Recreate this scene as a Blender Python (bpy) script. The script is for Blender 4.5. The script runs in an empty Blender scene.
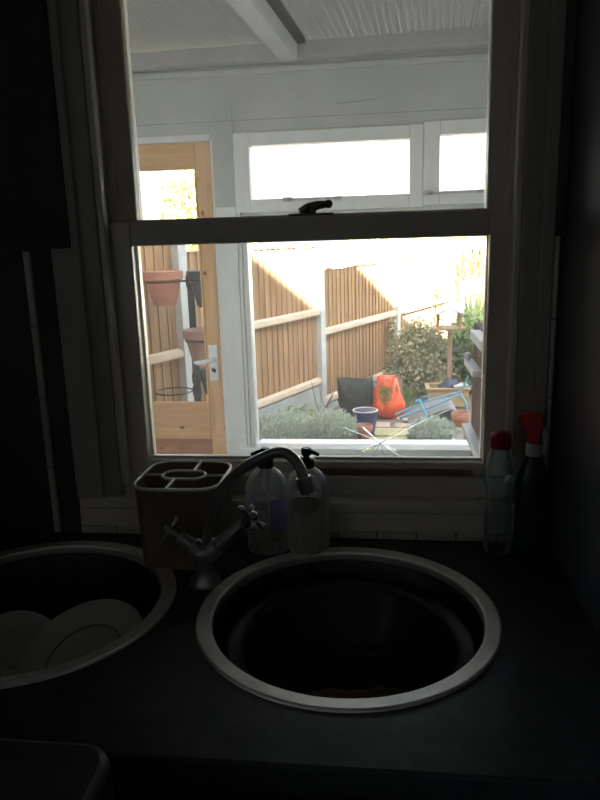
import bpy, bmesh, math, random
from mathutils import Vector, Matrix, noise
PI = math.pi
S = bpy.context.scene
COL = S.collection
random.seed(7)

# ------------------------------------------------------------------ mesh builder
class MB:
    def __init__(s): s.v = []; s.f = []; s.mi = []; s.cur = 0
    def add(s, vs, fs, M=None):
        b = len(s.v)
        for p in vs:
            p = Vector(p)
            s.v.append(M @ p if M is not None else p)
        for f in fs:
            s.f.append(tuple(i + b for i in f)); s.mi.append(s.cur)
        return s
    def box(s, x0, x1, y0, y1, z0, z1, M=None):
        vs = [(x0,y0,z0),(x1,y0,z0),(x1,y1,z0),(x0,y1,z0),(x0,y0,z1),(x1,y0,z1),(x1,y1,z1),(x0,y1,z1)]
        return s.add(vs, [(0,3,2,1),(4,5,6,7),(0,1,5,4),(1,2,6,5),(2,3,7,6),(3,0,4,7)], M)
    def prism(s, poly, d0, d1, axis='y', M=None):
        # polygon in the plane across `axis`, extruded from d0 to d1
        n = len(poly); vs = []
        for d in (d0, d1):
            for a, b in poly:
                vs.append((a,d,b) if axis == 'y' else ((d,a,b) if axis == 'x' else (a,b,d)))
        fs = [tuple(range(n)), tuple(range(2*n-1, n-1, -1))]
        for i in range(n):
            j = (i+1) % n; fs.append((i, i+n, j+n, j))
        return s.add(vs, fs, M)
    def lathe(s, prof, n=32, M=None, sx=1.0, sy=1.0, cap0=True, cap1=True):
        vs = []; fs = []
        for r, z in prof:
            for i in range(n):
                a = 2*PI*i/n; vs.append((r*math.cos(a)*sx, r*math.sin(a)*sy, z))
        for k in range(len(prof)-1):
            for i in range(n):
                j = (i+1) % n
                fs.append((k*n+i, k*n+j, (k+1)*n+j, (k+1)*n+i))
        if cap0: fs.append(tuple(range(n-1, -1, -1)))
        if cap1: fs.append(tuple((len(prof)-1)*n+i for i in range(n)))
        return s.add(vs, fs, M)
    def cyl(s, p0, p1, r0, r1=None, n=16):
        return s.tube([p0, p1], [r0, r0 if r1 is None else r1], n)
    def tube(s, pts, r, n=10, closed=False):
        pts = [Vector(p) for p in pts]; N = len(pts)
        rs = r if isinstance(r, (list, tuple)) else [r]*N
        vs = []; fs = []; prev = None
        for i, p in enumerate(pts):
            if closed: t = (pts[(i+1) % N] - pts[i-1])
            else: t = pts[min(i+1, N-1)] - pts[max(i-1, 0)]
            t.normalize()
            if prev is None:
                a = Vector((0,0,1)) if abs(t.z) < .9 else Vector((1,0,0))
                u = t.cross(a).normalized()
            else:
                u = (prev - t*prev.dot(t)).normalized()
            prev = u; w = t.cross(u)
            for k in range(n):
                a = 2*PI*k/n
                vs.append(p + u*math.cos(a)*rs[i] + w*math.sin(a)*rs[i])
        for i in range(N if closed else N-1):
            i2 = (i+1) % N
            for k in range(n):
                k2 = (k+1) % n
                fs.append((i*n+k, i*n+k2, i2*n+k2, i2*n+k))
        if not closed:
            fs.append(tuple(range(n-1, -1, -1))); fs.append(tuple((N-1)*n+k for k in range(n)))
        return s.add(vs, fs)
    def ball(s, c, r, n=12, sz=1.0):
        prof = []
        m = n//2
        for k in range(m+1):
            a = -PI/2 + PI*k/m
            prof.append((max(r*math.cos(a), 1e-4), r*math.sin(a)*sz))
        return s.lathe(prof, n, Matrix.Translation(c))
    def leaf(s, c, d, up, L, W, bend=0.0):
        # one leaf: a lens-shaped quad pair with a bend
        c = Vector(c); d = Vector(d).normalized(); side = d.cross(Vector(up))
        if side.length < 1e-3: side = d.cross(Vector((1,0,0)))
        side.normalize(); nrm = side.cross(d)
        vs = [c, c + d*L*.5 + side*W*.5 + nrm*bend*.3, c + d*L - nrm*bend, c + d*L*.5 - side*W*.5 + nrm*bend*.3]
        return s.add(vs, [(0,1,2,3)])
    def build(s, name, mat, parent=None, smooth=None, bevel=0, subs=0, loc=None, rz=0):
        me = bpy.data.meshes.new(name)
        me.from_pydata([tuple(v) for v in s.v], [], s.f)
        mats = mat if isinstance(mat, (list, tuple)) else [mat]
        for m in mats: me.materials.append(m)
        if len(mats) > 1: me.polygons.foreach_set('material_index', s.mi)
        bm = bmesh.new(); bm.from_mesh(me)
        bmesh.ops.recalc_face_normals(bm, faces=bm.faces)
        bm.to_mesh(me); bm.free()
        if smooth is not None:
            me.shade_smooth(); me.set_sharp_from_angle(angle=math.radians(smooth))
        o = bpy.data.objects.new(name, me); COL.objects.link(o)
        if parent: o.parent = parent
        if loc: o.location = loc
        if rz: o.rotation_euler.z = rz
        if bevel:
            b = o.modifiers.new('bevel', 'BEVEL'); b.width = bevel; b.segments = 2; b.limit_method = 'ANGLE'; b.harden_normals = False
        if subs:
            b = o.modifiers.new('sub', 'SUBSURF'); b.levels = subs; b.render_levels = subs
        return o

def tag(o, label=None, cat=None, group=None, kind=None):
    if label: o['label'] = label
    if cat: o['category'] = cat
    if group: o['group'] = group
    if kind: o['kind'] = kind
    return o
def empty(name, loc=(0,0,0), rz=0, label=None, cat=None, group=None, kind=None):
    o = bpy.data.objects.new(name, None); COL.objects.link(o)
    o.location = loc; o.rotation_euler.z = rz; o.empty_display_size = .05
    return tag(o, label, cat, group, kind)
def copy_tree(o, parent=None):
    c = o.copy(); COL.objects.link(c)
    if parent: c.parent = parent
    for ch in list(o.children): copy_tree(ch, c)
    return c
def struct(mb, name, mat, **k):
    o = mb.build(name, mat, **k); o['kind'] = 'structure'; return o

# ------------------------------------------------------------------ materials
class NT:
    def __init__(s, name):
        s.m = bpy.data.materials.new(name); s.m.use_nodes = True
        s.t = s.m.node_tree; s.t.nodes.clear()
        s.out = s.n('ShaderNodeOutputMaterial')
    def n(s, ty, **k):
        nd = s.t.nodes.new(ty)
        for a, b in k.items(): setattr(nd, a, b)
        return nd
    def l(s, a, b): s.t.links.new(a, b)
def ramp(nt, fac, stops):
    r = nt.n('ShaderNodeValToRGB'); e = r.color_ramp.elements
    while len(e) < len(stops): e.new(.5)
    for el, (p, c) in zip(e, stops): el.position = p; el.color = (*c, 1)
    nt.l(fac, r.inputs[0]); return r.outputs[0]
def princ(nt, col=None, rough=.5, metal=0, spec=.5, **k):
    b = nt.n('ShaderNodeBsdfPrincipled')
    if col is not None:
        if isinstance(col, tuple): b.inputs['Base Color'].default_value = (*col, 1)
        else: nt.l(col, b.inputs['Base Color'])
    b.inputs['Roughness'].default_value = rough; b.inputs['Metallic'].default_value = metal
    b.inputs['Specular IOR Level'].default_value = spec
    for a, v in k.items(): b.inputs[a.replace('_', ' ')].default_value = v
    return b
def coords(nt, scale=(1,1,1), rot=(0,0,0)):
    tc = nt.n('ShaderNodeTexCoord'); mp = nt.n('ShaderNodeMapping')
    mp.inputs['Scale'].default_value = scale; mp.inputs['Rotation'].default_value = rot
    nt.l(tc.outputs['Object'], mp.inputs[0]); return mp.outputs[0]
def noise_n(nt, vec, scale=5, detail=4, rough=.55):
    n = nt.n('ShaderNodeTexNoise'); n.inputs['Scale'].default_value = scale
    n.inputs['Detail'].default_value = detail; n.inputs['Roughness'].default_value = rough
    if vec is not None: nt.l(vec, n.inputs['Vector'])
    return n.outputs[0]
def bump(nt, b, h, strength=.2, dist=.01):
    bp = nt.n('ShaderNodeBump'); bp.inputs['Strength'].default_value = strength; bp.inputs['Distance'].default_value = dist
    nt.l(h, bp.inputs['Height']); nt.l(bp.outputs[0], b.inputs['Normal'])
def mk(name, c1, c2=None, scale=6, rough=.5, metal=0, spec=.5, stretch=(1,1,1), bmp=0, bdist=.005, lo=.35, hi=.65, detail=4, **k):
    nt = NT(name)
    v = coords(nt, stretch); h = noise_n(nt, v, scale, detail)
    c2 = c2 or tuple(x*.85 for x in c1)
    b = princ(nt, ramp(nt, h, [(lo, c2), (hi, c1)]), rough, metal, spec, **k)
    if bmp: bump(nt, b, h, bmp, bdist)
    nt.l(b.outputs[0], nt.out.inputs[0]); return nt.m
def mk_island(name, cols, rough=.6, noise_scale=20, stretch=(1,1,1), trans=0.0, spec=.3, amount=.25):
    # colour differs from board to board (or leaf to leaf), with a little grain on top
    nt = NT(name); g = nt.n('ShaderNodeNewGeometry')
    n = len(cols)
    base = ramp(nt, g.outputs['Random Per Island'], [(i/(n-1), c) for i, c in enumerate(cols)])
    h = noise_n(nt, coords(nt, stretch), noise_scale, 5)
    mx = nt.n('ShaderNodeMix', data_type='RGBA', blend_type='MULTIPLY'); mx.inputs[0].default_value = 1
    gr = ramp(nt, h, [(.3, (1-amount*1.6,)*3), (.7, (1+amount*.2,)*3)])
    nt.l(base, mx.inputs[6]); nt.l(gr, mx.inputs[7])
    b = princ(nt, mx.outputs[2], rough, 0, spec)
    if trans:
        t = nt.n('ShaderNodeBsdfTranslucent'); nt.l(mx.outputs[2], t.inputs[0])
        m2 = nt.n('ShaderNodeMixShader'); m2.inputs[0].default_value = trans
        nt.l(b.outputs[0], m2.inputs[1]); nt.l(t.outputs[0], m2.inputs[2]); nt.l(m2.outputs[0], nt.out.inputs[0])
    else: nt.l(b.outputs[0], nt.out.inputs[0])
    return nt.m
def mk_glass(name, dirt=.05, dirt_hi=.14, tint=(.97,.985,.98), refl=.9, scale=9):
    # thin window pane: clear, a little reflective, with a film of dust
    nt = NT(name)
    t = nt.n('ShaderNodeBsdfTransparent'); t.inputs[0].default_value = (*tint, 1)
    gl = nt.n('ShaderNodeBsdfGlossy'); gl.inputs['Roughness'].default_value = .02; gl.inputs[0].default_value = (refl,)*3 + (1,)
    fr = nt.n('ShaderNodeFresnel'); fr.inputs[0].default_value = 1.45
    m1 = nt.n('ShaderNodeMixShader'); nt.l(fr.outputs[0], m1.inputs[0]); nt.l(t.outputs[0], m1.inputs[1]); nt.l(gl.outputs[0], m1.inputs[2])
    d = nt.n('ShaderNodeBsdfTranslucent'); d.inputs[0].default_value = (.85,.85,.85,1)
    h = noise_n(nt, coords(nt), scale, 6, .65)
    mr = nt.n('ShaderNodeMapRange'); mr.inputs[1].default_value = .35; mr.inputs[2].default_value = .75
    mr.inputs[3].default_value = dirt; mr.inputs[4].default_value = dirt_hi; nt.l(h, mr.inputs[0])
    m2 = nt.n('ShaderNodeMixShader'); nt.l(mr.outputs[0], m2.inputs[0]); nt.l(m1.outputs[0], m2.inputs[1]); nt.l(d.outputs[0], m2.inputs[2])
    nt.l(m2.outputs[0], nt.out.inputs[0]); return nt.m
def mk_clear(name, col, trans=.7, rough=.08, milky=(.8,.8,.8), tl_mix=.5):
    # clear or milky plastic of a bottle
    nt = NT(name)
    t = nt.n('ShaderNodeBsdfTransparent'); t.inputs[0].default_value = (*col, 1)
    b = princ(nt, milky, rough, 0, .6)
    tl = nt.n('ShaderNodeBsdfTranslucent'); tl.inputs[0].default_value = (*milky, 1)
    m0 = nt.n('ShaderNodeMixShader'); m0.inputs[0].default_value = tl_mix; nt.l(b.outputs[0], m0.inputs[1]); nt.l(tl.outputs[0], m0.inputs[2])
    lw = nt.n('ShaderNodeLayerWeight'); lw.inputs[0].default_value = .35
    mr = nt.n('ShaderNodeMapRange'); mr.inputs[3].default_value = 1-trans; mr.inputs[4].default_value = 1; nt.l(lw.outputs['Facing'], mr.inputs[0])
    m1 = nt.n('ShaderNodeMixShader'); nt.l(mr.outputs[0], m1.inputs[0]); nt.l(t.outputs[0], m1.inputs[1]); nt.l(m0.outputs[0], m1.inputs[2])
    nt.l(m1.outputs[0], nt.out.inputs[0]); return nt.m
def mk_pine(name, c1, c2, knot=(.2,.09,.04), vertical=True):
    nt = NT(name)
    v = coords(nt, (14,14,1.1) if vertical else (1.1,14,14))
    h = noise_n(nt, v, 3.2, 6, .6)
    base = ramp(nt, h, [(.3, c2), (.68, c1)])
    vo = nt.n('ShaderNodeTexVoronoi'); vo.inputs['Scale'].default_value = 6.5
    nt.l(coords(nt, (1.6,1,1) if vertical else (1,1,1.6)), vo.inputs['Vector'])
    k = ramp(nt, vo.outputs['Distance'], [(.045, (1,1,1)), (.11, (0,0,0))])
    mx = nt.n('ShaderNodeMix', data_type='RGBA'); nt.l(k, mx.inputs[0]); nt.l(base, mx.inputs[6]); mx.inputs[7].default_value = (*knot, 1)
    b = princ(nt, mx.outputs[2], .42, 0, .4); nt.l(b.outputs[0], nt.out.inputs[0]); return nt.m

M = {}
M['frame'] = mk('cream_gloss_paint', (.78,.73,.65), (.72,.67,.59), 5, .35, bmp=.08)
M['frame_shaded'] = mk('shaded_frame_paint', (.42,.395,.35), (.36,.34,.30), 5, .45, bmp=.08)  # frame paint darkened for the box linings, their shade put into the colour
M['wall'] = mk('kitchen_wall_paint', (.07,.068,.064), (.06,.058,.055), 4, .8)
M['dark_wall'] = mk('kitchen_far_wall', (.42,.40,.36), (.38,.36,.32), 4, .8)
M['side_wall'] = mk('kitchen_side_gloss', (.06,.063,.07), (.05,.054,.06), 3, .30)
M['tile'] = mk('old_brown_tile', (.05,.049,.046), (.04,.039,.037), 8, .35)
M['tile_edge'] = mk('tile_edging', (.62,.60,.52), (.5,.48,.42), 10, .35)
nt = NT('slate_laminate'); v = coords(nt); h = noise_n(nt, v, 55, 4); h2 = noise_n(nt, coords(nt, (1,2.2,1)), 9, 5, .6)
c = ramp(nt, h, [(.35, (.018,.022,.025)), (.65, (.036,.042,.047))])
st_ = ramp(nt, h2, [(.60, (1,1,1)), (.68, (.35,.35,.35))])
mx = nt.n('ShaderNodeMix', data_type='RGBA', blend_type='MULTIPLY'); mx.inputs[0].default_value = 1; nt.l(c, mx.inputs[6]); nt.l(st_, mx.inputs[7])
b = princ(nt, mx.outputs[2], .42, 0, .45); rr_ = ramp(nt, h2, [(.35, (.36,)*3), (.6, (.50,)*3), (.68, (.62,)*3)]); nt.l(rr_, b.inputs['Roughness'])
bump(nt, b, h, .06, .002); nt.l(b.outputs[0], nt.out.inputs[0]); M['worktop'] = nt.m
M['floor'] = mk('kitchen_floor_vinyl', (.08,.07,.06), None, 5, .6)
M['unit'] = mk('dark_unit_door', (.03,.03,.03), None, 5, .6)
nt = NT('brushed_steel'); h = noise_n(nt, coords(nt), 40, 4); c = ramp(nt, h, [(.35, (.88,.86,.84)), (.65, (.95,.93,.91))])
b = princ(nt, c, .52, 1.0); b.inputs['Anisotropic'].default_value = .6
tg = nt.n('ShaderNodeTangent', direction_type='RADIAL', axis='Z'); nt.l(tg.outputs[0], b.inputs['Tangent']); nt.l(b.outputs[0], nt.out.inputs[0]); M['steel'] = nt.m
M['steel_bowl'] = mk('sink_bowl_steel', (.22,.22,.23), (.16,.16,.17), 30, .38, 1.0)
M['chrome'] = mk('tap_chrome', (.62,.62,.64), (.52,.52,.54), 12, .14, 1.0)
M['tap_grey'] = mk('dull_tap_metal', (.42,.42,.42), (.34,.34,.35), 14, .28, .9)
M['black_plastic'] = mk('black_plastic', (.022,.022,.024), None, 10, .25)
M['bin'] = mk('dark_lid', (.035,.037,.038), (.03,.03,.032), 10, .4)
M['china'] = mk('white_china', (.62,.62,.60), (.56,.56,.54), 6, .2)
M['china_line'] = mk('grey_china_line', (.30,.31,.32), None, 6, .2)
M['caddy'] = mk('cream_yellow_plastic', (.25,.19,.095), (.21,.16,.08), 6, .4)
M['caddy_rim'] = mk('pale_rim_plastic', (.74,.72,.66), None, 6, .35)
M['cloth'] = mk('brown_dishcloth', (.20,.12,.10), (.12,.08,.07), 25, .9, bmp=.3)
M['clear'] = mk_clear('clear_bottle', (.94,.95,.96), .90, .05, (.78,.80,.84))
M['milky'] = mk_clear('milky_soap', (.86,.87,.80), .45, .15, (.86,.84,.74), .85)
M['violet'] = mk_clear('violet_label', (.62,.55,.88), .60, .3, (.50,.44,.78), .8)
M['squeezy'] = mk_clear('squeezy_bottle', (.80,.87,.85), .80, .05, (.45,.50,.50), .6)
M['label'] = mk('faded_label', (.25,.25,.22), None, 20, .5)
M['tube'] = mk('white_dip_tube', (.80,.84,.88), None, 5, .3)
M['red'] = mk('red_cap', (.42,.012,.02), (.34,.01,.016), 8, .35)
M['red2'] = mk('red_trigger', (.62,.05,.045), (.52,.04,.04), 8, .4)
M['white_plastic'] = mk('white_plastic', (.55,.56,.57), None, 8, .35)
M['green_bottle'] = mk('dark_green_bottle', (.006,.036,.023), (.005,.028,.018), 6, .3)
M['dirty_wood'] = mk('stained_bead', (.36,.24,.20), (.20,.13,.11), 9, .6, stretch=(1,5,5))
M['brass'] = mk('painted_fastener', (.22,.19,.17), (.16,.14,.12), 12, .5)
M['glass'] = mk_glass('dusty_pane', .020, .055)
M['glass_clean'] = mk_glass('lean_to_pane', .004, .014)
nt = NT('cracked_glass_edge'); gl_ = nt.n('ShaderNodeBsdfGlossy'); gl_.inputs['Roughness'].default_value = .18; gl_.inputs[0].default_value = (.96,.97,.98,1)
tr = nt.n('ShaderNodeBsdfTranslucent'); tr.inputs[0].default_value = (.97,.98,1,1)
mx = nt.n('ShaderNodeMixShader'); mx.inputs[0].default_value = .25
nt.l(gl_.outputs[0], mx.inputs[1]); nt.l(tr.outputs[0], mx.inputs[2]); nt.l(mx.outputs[0], nt.out.inputs[0]); M['crack'] = nt.m
M['lean_paint'] = mk('grey_white_paint', (.58,.60,.58), (.49,.515,.485), 2.6, .6, bmp=.05, detail=7)
M['lean_frame'] = mk('white_frame_paint', (.82,.83,.83), (.76,.77,.77), 7, .45, stretch=(3,3,.7))
M['lean_beam'] = mk('grey_beam_paint', (.60,.61,.62), (.52,.53,.54), 6, .55)
M['lean_plate'] = mk('plate_paint', (.52,.515,.51), (.46,.455,.45), 6, .6)
M['joint'] = mk('wall_joint', (.36,.37,.35), None, 30, .8)
M['dark_batten'] = mk('dark_batten', (.10,.095,.09), None, 8, .7)
M['lean_floor'] = mk('lean_to_floor', (.58,.54,.49), None, 7, .7)
M['pine'] = mk_pine('pine_upright', (.86,.55,.32), (.72,.42,.22))
M['pine_h'] = mk_pine('pine_rail', (.80,.49,.28), (.66,.38,.20), vertical=False)
M['pine_dark'] = mk_pine('pine_panel', (.52,.26,.16), (.42,.20,.12), vertical=False)
M['fence'] = mk_island('feather_edge_board', [(.42,.235,.115), (.50,.305,.160), (.36,.20,.10), (.47,.28,.145), (.40,.245,.13)], .75, 3.5, (14,14,.8), amount=.3)
M['rail'] = mk('fence_rail', (.66,.54,.42), (.52,.40,.30), 5, .8, stretch=(1,8,8))
M['concrete'] = mk('concrete_post', (.56,.58,.58), (.45,.47,.47), 9, .9, bmp=.15, detail=8)
M['gravel_board'] = mk('concrete_board', (.45,.47,.47), (.32,.34,.34), 5, .9, bmp=.15, detail=9)
M['soil'] = mk('garden_soil', (.24,.20,.165), (.13,.105,.085), 9, .95, bmp=.5, bdist=.02, detail=9)
M['lawn'] = mk('lawn_ground', (.34,.36,.20), (.26,.28,.14), 14, .95, detail=8)
M['slab'] = mk('stone_slab', (.46,.36,.33), (.34,.26,.22), 12, .85, bmp=.2)
M['slab_moss'] = mk('mossy_slab', (.46,.41,.25), (.36,.33,.17), 8, .9, bmp=.2)
M['terracotta'] = mk('terracotta', (.52,.215,.145), (.42,.165,.11), 6, .75, stretch=(1,1,5))
M['terracotta_old'] = mk('weathered_terracotta', (.38,.22,.17), (.27,.165,.14), 5, .8)
M['dark_pot'] = mk('dark_pot_plastic', (.075,.085,.095), (.055,.062,.07), 6, .5)
M['iron'] = mk('dark_iron', (.05,.045,.045), (.035,.03,.03), 10, .5, .4)
M['blue_glaze'] = mk('blue_glaze', (.055,.085,.20), (.035,.055,.13), 7, .22)
M['cream_glaze'] = mk('cream_glaze', (.66,.60,.50), None, 9, .4)
M['orange'] = mk('orange_plastic', (.90,.135,.045), (.78,.095,.03), 10, .42, stretch=(1.6,1.6,.6), bmp=.7, bdist=.05)
M['orange_pale'] = mk('orange_painted_sheen', (.92,.30,.20), (.86,.22,.13), 10, .4)  # paler orange for the sack handle, its sheen put into the colour
M['black_sack'] = mk('black_sack', (.035,.040,.040), (.02,.023,.023), 14, .6, spec=.2, bmp=.7, bdist=.04)
M['leaf_grey'] = mk_island('lavender_leaf', [(.56,.66,.55), (.70,.79,.68), (.46,.55,.44), (.80,.86,.77)], .7, trans=.25)
M['leaf_ivy'] = mk_island('variegated_leaf', [(.25,.255,.12), (.56,.51,.32), (.36,.355,.19), (.68,.62,.43), (.19,.20,.09)], .6, trans=.25)
M['leaf_dark'] = mk_island('dark_leaf', [(.10,.16,.07), (.18,.25,.11), (.07,.115,.05)], .6, trans=.2)
M['leaf_green'] = mk_island('weed_leaf', [(.22,.34,.10), (.34,.46,.17), (.17,.27,.08)], .6, trans=.3)
M['leaf_tree'] = mk_island('tree_leaf', [(.52,.56,.24), (.68,.70,.34), (.42,.47,.18), (.78,.77,.46)], .6, trans=.4)
M['leaf_strap'] = mk_island('strap_leaf', [(.38,.50,.22), (.52,.62,.32), (.30,.42,.18)], .5, trans=.3)
M['plume'] = mk_island('plume', [(.26,.14,.07), (.32,.19,.10), (.22,.12,.06)], .8, trans=.2)
M['bark'] = mk('bark', (.20,.15,.115), (.12,.09,.07), 12, .9, bmp=.4, stretch=(3,3,.6))
M['twig'] = mk('dead_stem', (.24,.18,.15), None, 12, .9)
M['table_wood'] = mk('bird_table_wood', (.40,.28,.185), (.30,.20,.13), 9, .8, stretch=(4,4,.6))
M['table_roof'] = mk('bird_table_roof', (.46,.44,.48), (.38,.36,.40), 9, .8)
M['planter'] = mk('planter_wood', (.50,.37,.20), (.38,.27,.14), 7, .8, stretch=(1,6,6))
M['navy'] = mk('navy_sheet', (.03,.04,.10), (.02,.025,.06), 16, .4, bmp=.4)
M['grey_sheet'] = mk('grey_sheet', (.22,.225,.24), (.17,.175,.19), 10, .5)
M['grey_sheet_shade'] = mk('sheet_shade_fill', (.06,.065,.075), None, 10, .6)
M['blue_tube'] = mk('blue_enamel', (.14,.42,.60), (.10,.33,.50), 10, .35)
M['stone'] = mk('pale_stone', (.66,.60,.55), (.5,.45,.4), 20, .8)
M['shelf_white'] = mk('white_shelf', (.62,.62,.63), (.5,.5,.51), 8, .5)
M['shelf_brown'] = mk('rusty_brown_board', (.165,.085,.06), (.085,.045,.035), 16, .8, bmp=.3, stretch=(1,1,.5), detail=8)
M['brick'] = mk('house_render', (.84,.82,.78), None, 4, .9)
M['plate_metal'] = mk('white_lock_plate', (.90,.91,.94), (.86,.87,.90), 6, .2, .0)

# corrugated roof sheet: dusty translucent plastic
nt = NT('corrugated_plastic'); h = noise_n(nt, coords(nt), 3, 7)
c = ramp(nt, h, [(.3, (.42,.42,.395)), (.7, (.52,.52,.495))])
b = princ(nt, c, .5, 0, .4); tr = nt.n('ShaderNodeBsdfTranslucent'); tr.inputs[0].default_value = (.60,.60,.56,1)
mx = nt.n('ShaderNodeMixShader'); mx.inputs[0].default_value = .34
nt.l(b.outputs[0], mx.inputs[1]); nt.l(tr.outputs[0], mx.inputs[2]); nt.l(mx.outputs[0], nt.out.inputs[0]); M['corrugated'] = nt.m

M['clear_sheet'] = mk_glass('clear_corrugated_plastic', .10, .20)
# ------------------------------------------------------------------ KITCHEN SHELL
XL, XR, YB, ZC = -1.30, 0.30, -2.9, 2.45
OX0, OX1, OZ0, OZ1 = -.60, .284, .955, 2.12        # window opening
LXA, LXB = -1.85, .74
WT = .25                                            # outer face of the kitchen wall
w = MB()
w.box(XL-.2, OX0, 0, WT, -.1, 2.6).box(OX1, 1.0, 0, WT, -.1, 2.6)
w.box(OX0, OX1, 0, WT, -.1, OZ0).box(OX0, OX1, 0, WT, OZ1, 2.6)
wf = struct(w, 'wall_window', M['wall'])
WL = (-2.65, -1.40, .95, 2.12)      # unseen window added in the left wall, behind the camera, to light the room
wl_ = MB(); wl_.box(XL-.2, XL, YB, WL[0], -.1, 2.6).box(XL-.2, XL, WL[1], 0, -.1, 2.6).box(XL-.2, XL, WL[0], WL[1], -.1, WL[2]).box(XL-.2, XL, WL[0], WL[1], WL[3], 2.6)
struct(wl_, 'wall_left', M['dark_wall'])
g = empty('added_window_7', kind='structure'); f = MB(); x_ = XL-.12
f.box(x_, x_+.05, WL[0], WL[0]+.05, WL[2], WL[3]).box(x_, x_+.05, WL[1]-.05, WL[1], WL[2], WL[3]).box(x_, x_+.05, WL[0]+.05, WL[1]-.05, WL[2], WL[2]+.05).box(x_, x_+.05, WL[0]+.05, WL[1]-.05, WL[3]-.05, WL[3])
f.build('frame', M['frame'], g)
MB().box(x_+.02, x_+.024, WL[0]+.05, WL[1]-.05, WL[2]+.05, WL[3]-.05).build('pane', M['glass'], g)
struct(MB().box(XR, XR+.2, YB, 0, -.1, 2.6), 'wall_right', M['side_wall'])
struct(MB().box(XL-.2, XR+.2, YB-.2, YB, -.1, 2.6), 'wall_back', M['dark_wall'])
struct(MB().box(XL, XR, YB, 0, -.1, 0), 'floor', M['floor'])
struct(MB().box(XL-.2, XR+.2, YB-.2, WT, ZC, 2.62), 'ceiling', M['dark_wall'])
# upper storey of the house over kitchen: casts the shade on the lean-to and near garden
struct(MB().prism([(-4.0,2.62),(WT,2.62),(WT,4.9),(-1.8,6.2),(-4.0,4.9)], -4.0, 3.0, 'x'), 'wall_upper', M['brick'])
struct(MB().box(-4, XL-.2, -.02, WT, -.1, 2.62).box(1.0, 3.0, -.02, WT, -.1, 2.62), 'wall_outside', M['brick'])

# pale skin added on the wall's outer face to bounce light in the lean-to
rs = MB(); rs.box(LXA, OX0, WT, WT+.012, -.1, 2.26).box(OX1, LXB, WT, WT+.012, -.1, 2.26).box(OX0, OX1, WT, WT+.012, -.1, .925).box(OX0, OX1, WT, WT+.012, OZ1, 2.26)
rs.build('bounce_skin', M['brick'], wf)
# tiled lower wall either side of window with pale edging strips
tl = MB()
for (x0, x1) in ((XL, OX0-.055), (OX1+.006, XR)):
    x = x0
    if x1-x0 < .05:
        for k in range(6): tl.box(x0, x1, -.007, 0, .902+.092*k, .902+.092*k+.0895)
    else:
        n = round((x1-x0)/.108)
        for i in range(n):
            for k in range(6):
                a = x0+(x1-x0)*i/n
                tl.box(a+.001, a+(x1-x0)/n-.001, -.007, 0, .902+.092*k, .902+.092*k+.0895)
struct(tl, 'trim_1', M['tile'])
ed = MB()
for k in range(4):
    ed.box(OX0-.055, OX0-.043, -.010, 0, .902+.138*k, .902+.138*k+.1365)
    ed.box(OX1+.001, OX1+.008, -.013, 0, .902+.138*k, .902+.138*k+.1365)
struct(ed, 'trim_2', M['tile_edge'], bevel=.002)
ft = MB()
for i in range(12):
    x = -.60 + i*.0735
    ft.box(x, x+.0715, -.006, 0, .9005, .916)
struct(ft, 'trim_3', M['tile_edge'], bevel=.002)
# architrave mouldings above tiles
am = MB()
for (x0, x1) in ((OX0-.045, OX0+.04), (OX1, XR)):
    am.box(x0, x1, -.016, 0, 1.456, 2.2)
am.box(OX0-.045, XR, -.016, 0, 2.12, 2.2)
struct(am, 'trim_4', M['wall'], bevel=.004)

# ------------------------------------------------------------------ SASH WINDOW
win = empty('window_1', (0,0,0), kind='structure')
bx = MB()
bx.box(OX0, -.512, .0, .20, OZ0, OZ1).box(.232, OX1, .0, .20, OZ0, OZ1)        # box linings
bx.box(-.512, .232, .0, .20, 2.06, OZ1)
bx.box(OX0, -.545, -.010, .0, .975, OZ1).box(.262, OX1, -.010, .0, .975, OZ1)
bx.build('box_frame', M['frame_shaded'], win, bevel=.003)
sb = MB()
sb.box(-.512, -.500, .004, .026, 1.0, 2.06).box(.220, .232, .004, .026, 1.0, 2.06)   # staff beads
sb.build('staff_bead', M['frame'], win, bevel=.003)
pb = MB()
pb.box(-.512, -.502, .072, .080, 1.0, 2.06).box(.222, .232, .072, .080, 1.0, 2.06)
pb.build('parting_bead', M['frame'], win)
sl = MB()
sl.box(OX0+.003, OX1-.003, -.010, .20, .955, .976)
sl.box(-.512, .232, .018, .072, .976, 1.018)
sl.prism([(.072,.955),(.26,.93),(.26,.955),(.072,.985)], -.512, .232, 'x')
sl.build('sill', M['frame'], win, bevel=.004)
MB().box(-.16, .165, .022, .0298, 1.019, 1.031).build('stained_bead', M['dirty_wood'], win, bevel=.002)['label'] = 'dark stained wooden strip'
ap = MB().box(OX0, OX1, -.004, 0, .916, .953)
ap.build('apron_board', M['frame'], win, bevel=.002)
PX0, PX1 = -.462, .184                                  # pane edges
# lower sash, inner
ls = empty('lower_sash'); ls.parent = win
st = MB()
st.box(-.512, PX0, .030, .070, 1.018, 1.500).build('stile', M['frame'], ls, bevel=.003)
MB().box(PX1, .232, .030, .070, 1.018, 1.500).build('stile', M['frame'], ls, bevel=.003)
MB().box(PX0, PX1, .030, .070, 1.018, 1.043).build('bottom_rail', M['frame'], ls, bevel=.003)
MB().box(PX0, PX1, .030, .068, 1.456, 1.500).build('meeting_rail', M['frame'], ls, bevel=.003)
bd = MB()
bd.prism([(PX0,1.043),(PX0+.004,1.043),(PX0+.004,1.456),(PX0,1.456)], .053, .068)
bd.prism([(PX1-.002,1.043),(PX1,1.043),(PX1,1.456),(PX1-.002,1.456)], .053, .068)
bd.box(PX0, PX1, .046, .058, 1.043, 1.047)
bd.build('putty', M['frame'], ls)
MB().box(PX0, PX1, .0495, .0525, 1.043, 1.456).build('pane', M['glass'], ls)
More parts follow.
